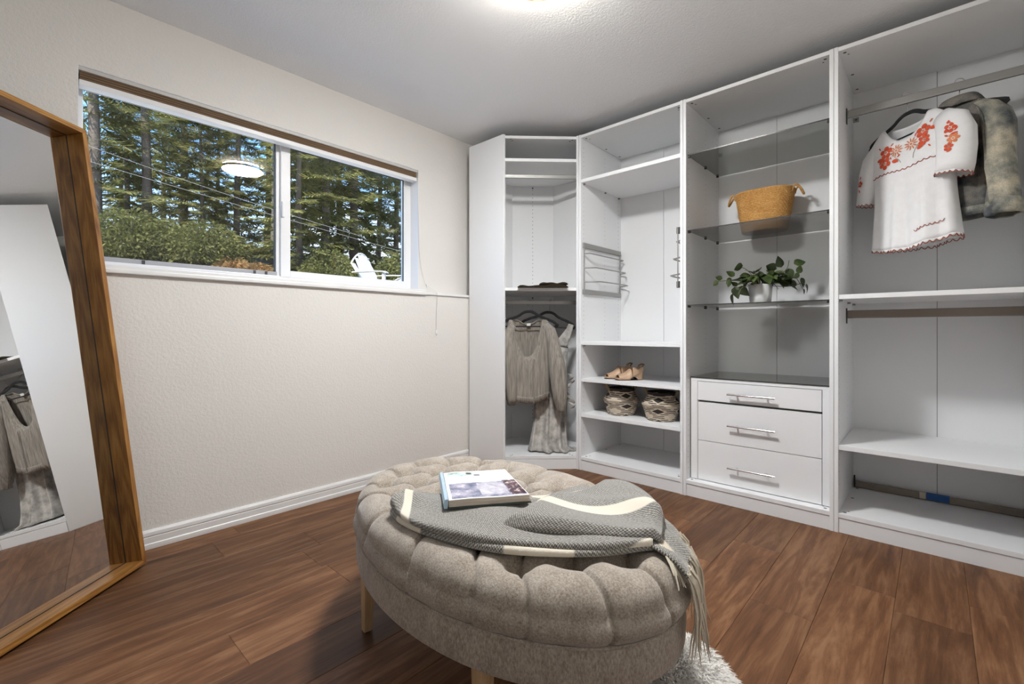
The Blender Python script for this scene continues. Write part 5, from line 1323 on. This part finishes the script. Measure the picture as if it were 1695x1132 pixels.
# ------------------------------------------------------------------ trailing plant in a white pot
M['pot'] = mat('white_glazed_pot', (0.80, 0.80, 0.79), 0.25, bump=(30, 0.15, 0.003)); M['soil'] = mat('potting_soil', (0.03, 0.02, 0.012), 0.95)
def leafmat():
    m = bpy.data.materials.new('variegated_leaf'); m.use_nodes = True; t = m.node_tree; b = t.nodes['Principled BSDF']; L = t.links
    co = N(t, 'ShaderNodeTexCoord'); oi = N(t, 'ShaderNodeObjectInfo')
    ad = N(t, 'ShaderNodeVectorMath', operation='ADD'); L.new(co.outputs['Object'], ad.inputs[0]); L.new(oi.outputs['Random'], ad.inputs[1])
    n = N(t, 'ShaderNodeTexNoise', inp={'Scale': 75.0, 'Detail': 3.0}); L.new(ad.outputs[0], n.inputs['Vector'])
    r = N(t, 'ShaderNodeValToRGB'); c = r.color_ramp; c.elements[0].position = 0.52; c.elements[0].color = (0.034, 0.060, 0.014, 1); c.elements[1].position = 0.64; c.elements[1].color = (0.19, 0.235, 0.09, 1); L.new(n.outputs['Fac'], r.inputs[0])
    mr_ = N(t, 'ShaderNodeMapRange', inp={'To Min': 0.55, 'To Max': 1.25}); L.new(oi.outputs['Random'], mr_.inputs[0])
    s = N(t, 'ShaderNodeVectorMath', operation='SCALE'); L.new(r.outputs[0], s.inputs[0]); L.new(mr_.outputs[0], s.inputs['Scale']); L.new(s.outputs[0], b.inputs['Base Color'])
    b.inputs['Roughness'].default_value = 0.4; return m
M['leaf'] = leafmat(); M['stem'] = mat('vine_stem', (0.07, 0.075, 0.03), 0.6)
pp = empty('potted_vine', (-0.752, 2.965, 1.1345), label='leafy trailing vine in a white pot on the lowest glass shelf', cat='plant')
MB().lathe([(0.0005, 0.0), (0.052, 0.0), (0.055, 0.003), (0.060, 0.055), (0.062, 0.108), (0.061, 0.112), (0.057, 0.110), (0.054, 0.095), (0.0005, 0.095)], 40).build('pot', M['pot'], pp, smooth=True)
MB().lathe([(0.0005, 0.097), (0.0535, 0.096)], 30).build('soil', M['soil'], pp)
# one leaf mesh, shared
nl = 9; v = []
for i in range(nl):
    s = i/(nl-1); w = 0.36*(math.sin(pi*s**0.72))**0.85*(1-0.25*s)+ (0.0 if 0 < i < nl-1 else 0)
    for j, q in enumerate((-1, -0.5, 0, 0.5, 1)):
        v.append((s, w*q, 0.10*abs(q)*w*2-0.16*s*s+0.02))
lme = bpy.data.meshes.new('leaf'); lme.from_pydata(v, [], grid_faces(nl, 5)); lme.materials.append(M['leaf']); lme.polygons.foreach_set('use_smooth', [True]*len(lme.polygons)); lme.update()
rg = random.Random(21)
ca, sa = math.cos(YAW), math.sin(YAW)
def img(dx, dy, dd):           # right / up / away from the viewer, metres, around the pot
    return Vector((dx*ca-dd*sa, dx*sa+dd*ca, dy))
def add_leaf(p, tip_dir, size, roll=0.0):
    o = bpy.data.objects.new('leaf', lme); COL.objects.link(o); o.parent = pp; o.location = p
    d = Vector(tip_dir).normalized(); q = d.to_track_quat('X', 'Z'); o.rotation_euler = (q @ __import__('mathutils').Quaternion((1, 0, 0), roll)).to_euler(); o.scale = (size, size, size)
def vine(pts, leaves):
    P_ = [img(*p) for p in pts]; C_ = smoothcurve([tuple(p) for p in P_], 24); tube('vine', C_, 0.0017, M['stem'], pp, 6)
# long trailing vines (dx, dy from shelf, depth)
vine([(0, 0.11, 0), (-0.06, 0.16, -0.02), (-0.13, 0.145, -0.03), (-0.20, 0.135, -0.03), (-0.265, 0.130, -0.02)], 0)
vine([(0, 0.11, 0), (-0.05, 0.12, -0.05), (-0.11, 0.10, -0.07), (-0.150, 0.085, -0.08), (-0.165, 0.050, -0.08)], 0)
vine([(0, 0.11, 0), (-0.08, 0.20, 0), (-0.13, 0.215, 0.0)], 0)
vine([(0, 0.11, 0), (0.08, 0.15, -0.02), (0.135, 0.20, -0.03), (0.15, 0.25, -0.03)], 0)
vine([(0, 0.11, 0), (0.08, 0.10, -0.04), (0.15, 0.10, -0.05), (0.215, 0.115, -0.05), (0.24, 0.09, -0.05)], 0)
vine([(0, 0.11, 0), (0.11, 0.16, 0.02), (0.19, 0.175, 0.02), (0.225, 0.15, 0.02), (0.26, 0.09, 0.02)], 0)
spec = [(-0.265, 0.130, (-0.6, -0.5, 0), .045), (-0.225, 0.145, (-1, 0.3, 0), .045), (-0.195, 0.140, (-0.3, -0.9, 0), .050), (-0.165, 0.150, (-0.7, -0.6, 0), .050), (-0.16, 0.160, (-0.8, 0.6, 0.2), .055),
        (-0.130, 0.215, (-0.9, -0.3, -.2), .072), (-0.165, 0.060, (-0.1, -1, 0), .072), (-0.150, 0.100, (0.2, -1, -.3), .075), (-0.155, 0.10, (-0.6, 0.5, 0), .045), (-0.12, 0.10, (0.7, -0.7, -.4), .080),
        (0.130, 0.215, (-0.35, 0.9, 0), .072), (0.160, 0.225, (0.95, 0.25, 0), .075), (0.150, 0.205, (0.15, -0.95, -.2), .075), (0.105, 0.205, (-0.9, 0.25, -.2), .085), (0.115, 0.170, (0.2, -0.9, -.3), .080),
        (0.195, 0.175, (-0.5, -0.6, 0), .045), (0.205, 0.175, (0.3, 0.9, 0), .055), (0.215, 0.150, (0.35, -0.9, 0), .060), (0.235, 0.115, (0.25, -0.95, 0), .060), (0.255, 0.09, (0.3, -0.95, 0), .035), (0.175, 0.110, (-0.9, 0.35, -.2), .075), (0.225, 0.112, (-0.9, 0.45, -.2), .065)]
for dx, dy, (tx_, ty_, td), s_ in spec: add_leaf(img(dx, dy, rg.uniform(-.06, .02)), img(tx_, ty_, td), s_, rg.uniform(-.5, .5)+math.pi/2*0.8)
for k in range(64):
    a = rg.uniform(0, 2*pi); r_ = 0.095*math.sqrt(rg.random()); dx, dd = r_*1.35*math.cos(a), r_*math.sin(a)*0.7-0.02
    dy = 0.120+0.085*rg.random()*(1-abs(dx)/0.17)
    p = img(dx, dy, dd); td = img(math.cos(a)*0.8+rg.uniform(-.4, .4), rg.uniform(-0.6, 0.35), math.sin(a)*0.6-0.35)
    add_leaf(p, td, rg.uniform(0.060, 0.088), rg.uniform(-.6, .6))
    if k % 3 == 0: tube('petiole', [img(0, 0.098, 0), img(dx*0.5, dy*0.85, dd*0.5), p], 0.0014, M['stem'], pp, 5)
# ------------------------------------------------------------------ outside: bank, woodland, chair, wires
def outz(x, y):
    d = -2.85-x
    pts = [(0, 0.98), (2, 1.10), (5.2, 1.42), (7.5, 1.90), (10, 2.55), (14, 3.2), (30, 6.5), (60, 9.0)]
    for (a, za_), (b, zb_) in zip(pts[:-1], pts[1:]):
        if d <= b: q = max(0, (d-a)/(b-a)); return za_*(1-q)+zb_*q+0.05*math.sin(x*1.7+y*0.9)*min(1, d/4)
    return pts[-1][1]
M['ground'] = mat('rough_grass_ground', (0.115, 0.105, 0.050), 0.95, var=(1.8, 0.55), bump=(14, 0.8, 0.05))
nx_, ny_ = 40, 56; gv = []
for i in range(nx_):
    for j in range(ny_):
        x = -2.86-(i/(nx_-1))**1.6*55; y = -14+j/(ny_-1)*70; gv.append((x, y, outz(x, y)))
M['gravel'] = mat('bounce_gravel', (0.62, 0.60, 0.56), 0.9, var=(30, 0.25), bump=(60, 0.6, 0.02))
tag(box('gravel_bounce_strip', -5.6, -2.86, -6, 12, 0.85, 1.13, M['gravel']), 'pale gravel strip along the house outside the window', 'gravel', kind='structure')  # added below the sill, out of view, to bounce sunlight onto the ceiling
tag(obj('ground_outside', gv, [q[::-1] for q in grid_faces(nx_, ny_)], M['ground'], smooth=True), 'rough grassy bank rising outside the window', 'ground', kind='structure')
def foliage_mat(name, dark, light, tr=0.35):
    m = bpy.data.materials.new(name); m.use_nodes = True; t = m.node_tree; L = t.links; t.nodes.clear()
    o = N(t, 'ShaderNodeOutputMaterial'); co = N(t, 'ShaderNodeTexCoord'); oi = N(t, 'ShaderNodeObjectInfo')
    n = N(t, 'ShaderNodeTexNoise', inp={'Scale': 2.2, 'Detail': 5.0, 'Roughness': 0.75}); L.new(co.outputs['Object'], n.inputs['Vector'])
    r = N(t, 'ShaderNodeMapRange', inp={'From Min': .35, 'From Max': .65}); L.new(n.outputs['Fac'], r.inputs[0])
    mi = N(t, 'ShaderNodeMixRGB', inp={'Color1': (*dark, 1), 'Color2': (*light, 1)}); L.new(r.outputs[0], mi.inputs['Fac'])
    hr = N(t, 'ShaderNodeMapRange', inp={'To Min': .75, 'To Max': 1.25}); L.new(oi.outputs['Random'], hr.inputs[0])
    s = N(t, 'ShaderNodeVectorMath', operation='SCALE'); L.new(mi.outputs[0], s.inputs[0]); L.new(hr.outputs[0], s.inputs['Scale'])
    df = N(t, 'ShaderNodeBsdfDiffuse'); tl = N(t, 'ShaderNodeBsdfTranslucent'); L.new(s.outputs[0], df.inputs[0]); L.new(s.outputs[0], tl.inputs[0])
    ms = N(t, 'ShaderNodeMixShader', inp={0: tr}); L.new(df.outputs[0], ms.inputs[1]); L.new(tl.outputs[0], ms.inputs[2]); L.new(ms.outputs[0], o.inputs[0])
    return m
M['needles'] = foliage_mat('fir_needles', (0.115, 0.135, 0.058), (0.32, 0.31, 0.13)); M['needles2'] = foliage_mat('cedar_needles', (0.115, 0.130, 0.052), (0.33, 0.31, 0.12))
M['bark'] = mat('fir_bark', (0.12, 0.098, 0.08), 0.95, var=(6, 0.4, (1, 1, 0.2)), bump=(16, 0.8, 0.03))
M['shrub'] = foliage_mat('shrub_leaves', (0.095, 0.105, 0.036), (0.25, 0.245, 0.095)); M['dry'] = foliage_mat('dry_fern', (0.26, 0.135, 0.05), (0.52, 0.34, 0.16))

def tree_mesh(seed, H_, Lmax, z0, dens, droop, cardw):
    rg = np.random.default_rng(seed); V = []; F = []
    tz = np.linspace(0, H_, 14); tp_ = [(0.10*math.sin(z*0.4+seed), 0.10*math.cos(z*0.33+seed*2)-0.1*math.cos(seed*2), z) for z in tz]
    tm = MB().tube(tp_, [0.115*(1-z/H_)**0.8+0.010 for z in tz], 9)
    z = z0
    while z < H_*0.985:
        n = rg.integers(3, 6); a0 = rg.uniform(0, 6.28)
        for k in range(n):
            if rg.random() > dens: continue
            a = a0+k*2*pi/n+rg.uniform(-.35, .35); L_ = Lmax*((1-z/H_)**0.62)*rg.uniform(0.5, 1.1)+0.12
            el = 0.25-droop*(1-z/H_)+rg.uniform(-.12, .12)
            dirh = np.array([math.cos(a), math.sin(a), 0])
            nseg = max(4, int(L_/0.085)); base = np.array([0.10*math.sin(z*0.4+seed), 0.10*math.cos(z*0.33+seed*2)-0.1*math.cos(seed*2), z])
            prev = base
            for s in range(1, nseg+1):
                q = s/nseg; p = base+dirh*L_*q+np.array([0, 0, L_*(el*q-0.30*droop*q*q+0.12*q**3)])
                if s == 1:
                    prev = p; continue
                if q < 0.18 and rg.random() < 0.6: prev = p; continue
                side = np.cross(dirh, [0, 0, 1]); side /= np.linalg.norm(side)
                for sd in (-1, 1, 0):
                    tl_ = (0.27*(1-q)**0.6+0.10)*rg.uniform(0.6, 1.2)*(1 if sd else 0.7)
                    td = (dirh*0.75+side*sd*rg.uniform(0.6, 1.1)+np.array([0, 0, rg.uniform(-.45, .12)])); td /= np.linalg.norm(td)
                    w = cardw*rg.uniform(.7, 1.3); up = np.array([rg.uniform(-.4, .4), rg.uniform(-.4, .4), 1]); wd_ = np.cross(td, up); wd_ = wd_/np.linalg.norm(wd_)*w
                    m = p+td*tl_*0.45-np.array([0, 0, 0.02]); e = p+td*tl_-np.array([0, 0, 0.07*tl_/0.3])
                    i = len(V); V += [p-wd_*.25, p+wd_*.25, m+wd_, e, m-wd_]; F += [(i, i+1, i+2, i+4), (i+4, i+2, i+3)]
                    # toothed second spray
                    td2 = td+side*(sd if sd else 1)*0.7; m2 = p+td2*tl_*0.55; i = len(V); V += [p, m2+wd_*.6, m2+td2*0.12*rg.uniform(.5, 1), m2-wd_*.6]; F += [(i, i+1, i+2, i+3)]
                prev = p
        z += rg.uniform(0.16, 0.30)
    me = bpy.data.meshes.new('foliage'); me.from_pydata([tuple(map(float, p)) for p in V], [], F); me.update()
    mt_ = bpy.data.meshes.new('trunk'); mt_.from_pydata([tuple(map(float, p)) for p in tm.v], [], tm.f); mt_.materials.append(M['bark']); mt_.polygons.foreach_set('use_smooth', [True]*len(mt_.polygons)); mt_.update()
    return me, mt_
KIND = [tree_mesh(1, 11.5, 1.9, 0.8, 0.60, 0.38, 0.026), tree_mesh(2, 12.5, 2.3, 0.7, 0.66, 0.45, 0.030), tree_mesh(3, 10.5, 0.9, 2.2, 0.36, 0.30, 0.024), tree_mesh(4, 9.0, 2.5, 0.4, 0.98, 0.55, 0.034)]
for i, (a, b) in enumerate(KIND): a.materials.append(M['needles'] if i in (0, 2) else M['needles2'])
def at_px(px, Z):
    a = (px-847.5)/765.0; c_, s_ = math.cos(YAW), math.sin(YAW)
    return ((a*c_-s_)*Z, (a*s_+c_)*Z)
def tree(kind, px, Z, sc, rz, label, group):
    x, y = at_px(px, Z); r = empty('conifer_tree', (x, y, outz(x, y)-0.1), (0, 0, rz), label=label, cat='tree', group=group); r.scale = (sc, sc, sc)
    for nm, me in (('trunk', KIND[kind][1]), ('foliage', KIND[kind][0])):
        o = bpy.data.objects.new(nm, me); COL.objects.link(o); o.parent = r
G1 = 'conifers of the front row outside the window'; G2 = 'conifers of the back row outside the window'
front = [(2, 158, 11.5, 1.15, 'thin sparse conifer with a bare dark trunk at the left window edge'), (0, 236, 12.5, 1.02, 'conifer with a straight visible trunk in the left part of the left pane'),
         (0, 300, 15.0, 1.05, 'open-branched conifer with sky showing through beside the lamp reflection'), (1, 395, 14.0, 0.80, 'bushy conifer standing below the lamp reflection in the left pane'),
         (2, 455, 13.0, 1.10, 'slender conifer beside the meeting stile of the window'), (1, 535, 13.5, 0.98, 'broad dense conifer filling the left half of the right pane'),
         (3, 590, 14.5, 1.12, 'dense dark conifer right behind the white garden chair'), (0, 655, 16.0, 0.80, 'light conifer with sky above at the right window edge'),
         (3, 205, 12.5, 0.62, 'low wide young conifer at the lower left of the left pane'), (3, 335, 13.0, 0.60, 'low young conifer above the dry ferns in the left pane'), (3, 500, 12.0, 0.72, 'young drooping conifer just right of the meeting stile')]
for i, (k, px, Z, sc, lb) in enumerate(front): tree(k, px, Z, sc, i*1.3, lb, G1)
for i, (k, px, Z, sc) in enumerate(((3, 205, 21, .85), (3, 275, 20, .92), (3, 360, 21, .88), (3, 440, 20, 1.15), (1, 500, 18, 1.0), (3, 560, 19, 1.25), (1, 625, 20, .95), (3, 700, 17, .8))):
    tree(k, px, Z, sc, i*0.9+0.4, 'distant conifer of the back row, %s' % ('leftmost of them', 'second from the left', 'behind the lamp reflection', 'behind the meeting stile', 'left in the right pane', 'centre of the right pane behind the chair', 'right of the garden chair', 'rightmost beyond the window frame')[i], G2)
# undergrowth
def clump(seed, n, r, h, w, L_):
    rg = np.random.default_rng(seed); V = []; F = []
    for i in range(n):
        a = rg.uniform(0, 6.28); rr = r*math.sqrt(rg.random()); z = h*rg.random()*(1-(rr/r)**2*0.7)
        p = np.array([rr*math.cos(a), rr*math.sin(a), z]); d = np.array([math.cos(a), math.sin(a), rg.uniform(-.3, .9)])+rg.normal(0, .5, 3); d /= np.linalg.norm(d)
        s = np.cross(d, rg.normal(0, 1, 3)); s = s/np.linalg.norm(s)*w*rg.uniform(.6, 1.3); l = L_*rg.uniform(.6, 1.3); i0 = len(V)
        V += [p, p+d*l*.5+s, p+d*l-np.array([0, 0, l*.2]), p+d*l*.5-s]; F += [(i0, i0+1, i0+2, i0+3)]
    me = bpy.data.meshes.new('leaves'); me.from_pydata([tuple(map(float, p)) for p in V], [], F); me.update(); return me
cs = clump(11, 5200, 1.0, 1.3, 0.026, 0.12); cs.materials.append(M['shrub']); cf = clump(12, 1300, 0.8, 0.7, 0.035, 0.30); cf.materials.append(M['dry'])
stm = MB()
for k in range(6): stm.tube([(0, 0, -0.2), (0.12*math.cos(k), 0.12*math.sin(k), 0.4), (0.4*math.cos(k), 0.4*math.sin(k), 0.95)], [0.02, 0.015, 0.006], 5)
for i, (px, Z, s_, me, lb) in enumerate(((215, 10.2, .9, cs, 'leafy shrub low in the left corner of the window view'), (280, 10.6, .75, cs, 'leafy shrub below the trunk in the left pane'), (345, 10.8, .85, cs, 'leafy shrub left of the dry ferns'),
        (545, 11.8, .75, cs, 'leafy shrub to the left of the garden chair'), (668, 12.2, .9, cs, 'leafy shrub to the right of the garden chair'), (385, 10.6, .42, cf, 'clump of dry brown fern at the left in the window'), (428, 10.8, .42, cf, 'clump of dry brown fern near the window meeting stile'))):
    x, y = at_px(px, Z); nm = 'shrub' if me is cs else 'dry_fern'
    r = empty(nm, (x, y, outz(x, y)), (0, 0, i*1.1), label=lb, cat='shrub' if me is cs else 'fern'); r.scale = (s_, s_, s_)
    o = bpy.data.objects.new('foliage', me); COL.objects.link(o); o.parent = r
    if me is cs: stm.build('stems', M['bark'], r, smooth=True)
    else: MB().tube([(0, 0, -0.1), (0, 0, 0.25), (0.06, 0.02, 0.45)], [0.02, 0.015, 0.005], 5).build('stems', M['bark'], r, smooth=True)
# utility wires
M['wire'] = mat('grey_cable', (0.30, 0.30, 0.29), 0.5)
def ray_pt(px, py, Z): x, y = at_px(px, Z); return (x, y, 0.979+(547.4-py)/765*Z)
def wire(a, b, Za, Zb, lb):
    p0, p1 = Vector(ray_pt(*a, Za)), Vector(ray_pt(*b, Zb)); d = p1-p0; p0 = p0-d*0.8; p1 = p1+d*0.8; pts = []
    for k in range(25): q = k/24; p = p0.lerp(p1, q); pts.append(p+Vector((0, 0, -0.10*(1-(2*q-1)**2)+0.085)))
    tag(tube('utility_wire', pts, 0.0030, M['wire'], None, 6), lb, 'wire')
wire((148, 267), (667, 417), 8.3, 9.8, 'grey utility wire running lowest across both window panes')
wire((182, 254), (419, 336), 8.8, 9.2, 'thinner utility wire just above the lowest one outside')
# garden chair
M['resin'] = mat('white_resin', (0.50, 0.49, 0.46), 0.45); M['towel'] = mat('dark_stripe_cloth', (0.05, 0.05, 0.05), 0.8)
cx_, cy_ = at_px(623, 8.6); gcz = outz(cx_, cy_)
gc = empty('garden_chair', (cx_, cy_, 1.44), (0, 0, math.radians(24)), label='white slatted garden chair with rounded back beyond the right pane', cat='chair')
# local: seat front towards +x (right in the picture), back leaning to -x
def gslat(name, pts, w, t=0.012, ax=(0, 1, 0)):
    ax = Vector(ax); v = []
    for p in pts:
        p = Vector(p); v += [p-ax*w/2, p+ax*w/2]
    o = obj(name, v, [(2*k, 2*k+1, 2*k+3, 2*k+2) for k in range(len(pts)-1)], M['resin'], gc); return solidify(o, t)
nsl = 7
for k in range(nsl):
    u = -1+2*k/(nsl-1); yy = u*0.26; top = 0.98-0.18*u*u-0.03*abs(u)
    gslat('back_slat', [(-0.10, yy*0.8, 0.36), (-0.20, yy*0.92, 0.60), (-0.31+0.02*abs(u), yy, top-0.03), (-0.325+0.02*abs(u), yy, top)], 0.082)
arc = [(-0.325, -0.30+0.6*k/20, 0.985-0.21*(2*k/20-1)**2) for k in range(21)]
tube('back_rim', [(-0.20, -0.285, 0.58)]+arc+[(-0.20, 0.285, 0.58)], 0.016, M['resin'], gc, 8)
for k in range(6):
    x = -0.06+0.105*k; gslat('seat_slat', [(x, -0.26, 0.345+0.02*k-0.006*k*k*0.3), (x, 0.26, 0.345+0.02*k-0.006*k*k*0.3)], 0.085, 0.014, (1, 0, 0))
for sy in (-1, 1):
    gslat('armrest', [(-0.26, sy*0.33, 0.60), (0.10, sy*0.34, 0.60), (0.40, sy*0.34, 0.585), (0.46, sy*0.34, 0.555)], 0.10, 0.018)
    MB().box(0.36, 0.42, sy*0.34-0.02, sy*0.34+0.02, 0.0, 0.585).build('leg', M['resin'], gc, bevel=0.005)
    MB().add([(-0.30, sy*0.30-0.018, 0), (-0.24, sy*0.30-0.018, 0), (-0.08, sy*0.30-0.018, 0.40), (-0.16, sy*0.30-0.018, 0.40), (-0.30, sy*0.30+0.018, 0), (-0.24, sy*0.30+0.018, 0), (-0.08, sy*0.30+0.018, 0.40), (-0.16, sy*0.30+0.018, 0.40)], [(0, 1, 2, 3), (7, 6, 5, 4), (0, 4, 5, 1), (1, 5, 6, 2), (2, 6, 7, 3), (3, 7, 4, 0)]).build('leg', M['resin'], gc)
# second recliner slats just behind (curved stripes)
gb = empty('garden_bench', (cx_+0.02, cy_+0.62, 1.30), (0, 0, math.radians(-8)), label='white slatted lounger end curving beside the garden chair', cat='lounger')
for k in range(6):
    x = -0.10+0.125*k
    pts = [(x, -0.25, 0.60), (x+0.01, -0.10, 0.70), (x+0.06, 0.0, 0.72), (x+0.16, 0.02, 0.62), (x+0.24, 0.02, 0.44), (x+0.30, 0.02, 0.20)]
    pts = smoothcurve(pts, 14); v = []
    for p in pts: v += [(p[0]-0.035, p[1], p[2]), (p[0]+0.035, p[1], p[2])]
    solidify(obj('slat', v, [(2*q, 2*q+1, 2*q+3, 2*q+2) for q in range(13)], M['resin'], gb, smooth=True), 0.015)
for sy in (-0.22, 0.02): tube('rail', [(-0.16, sy, 0.60), (0.75, sy, 0.50)], 0.018, M['resin'], gb, 8)
for x in (-0.10, 0.62): MB().box(x-0.02, x+0.02, -0.24, -0.20, 0.0, 0.60).build('leg', M['resin'], gb)
for x in (-0.10, 0.62): MB().box(x-0.02, x+0.02, 0.0, 0.04, 0.0, 0.60).build('leg', M['resin'], gb)
tag(box('deck_outside', cx_-1.3, cx_+1.4, cy_-0.9, cy_+2.2, 1.36, 1.44, M['bark']), 'wooden deck under the garden furniture outside', 'deck', kind='structure')
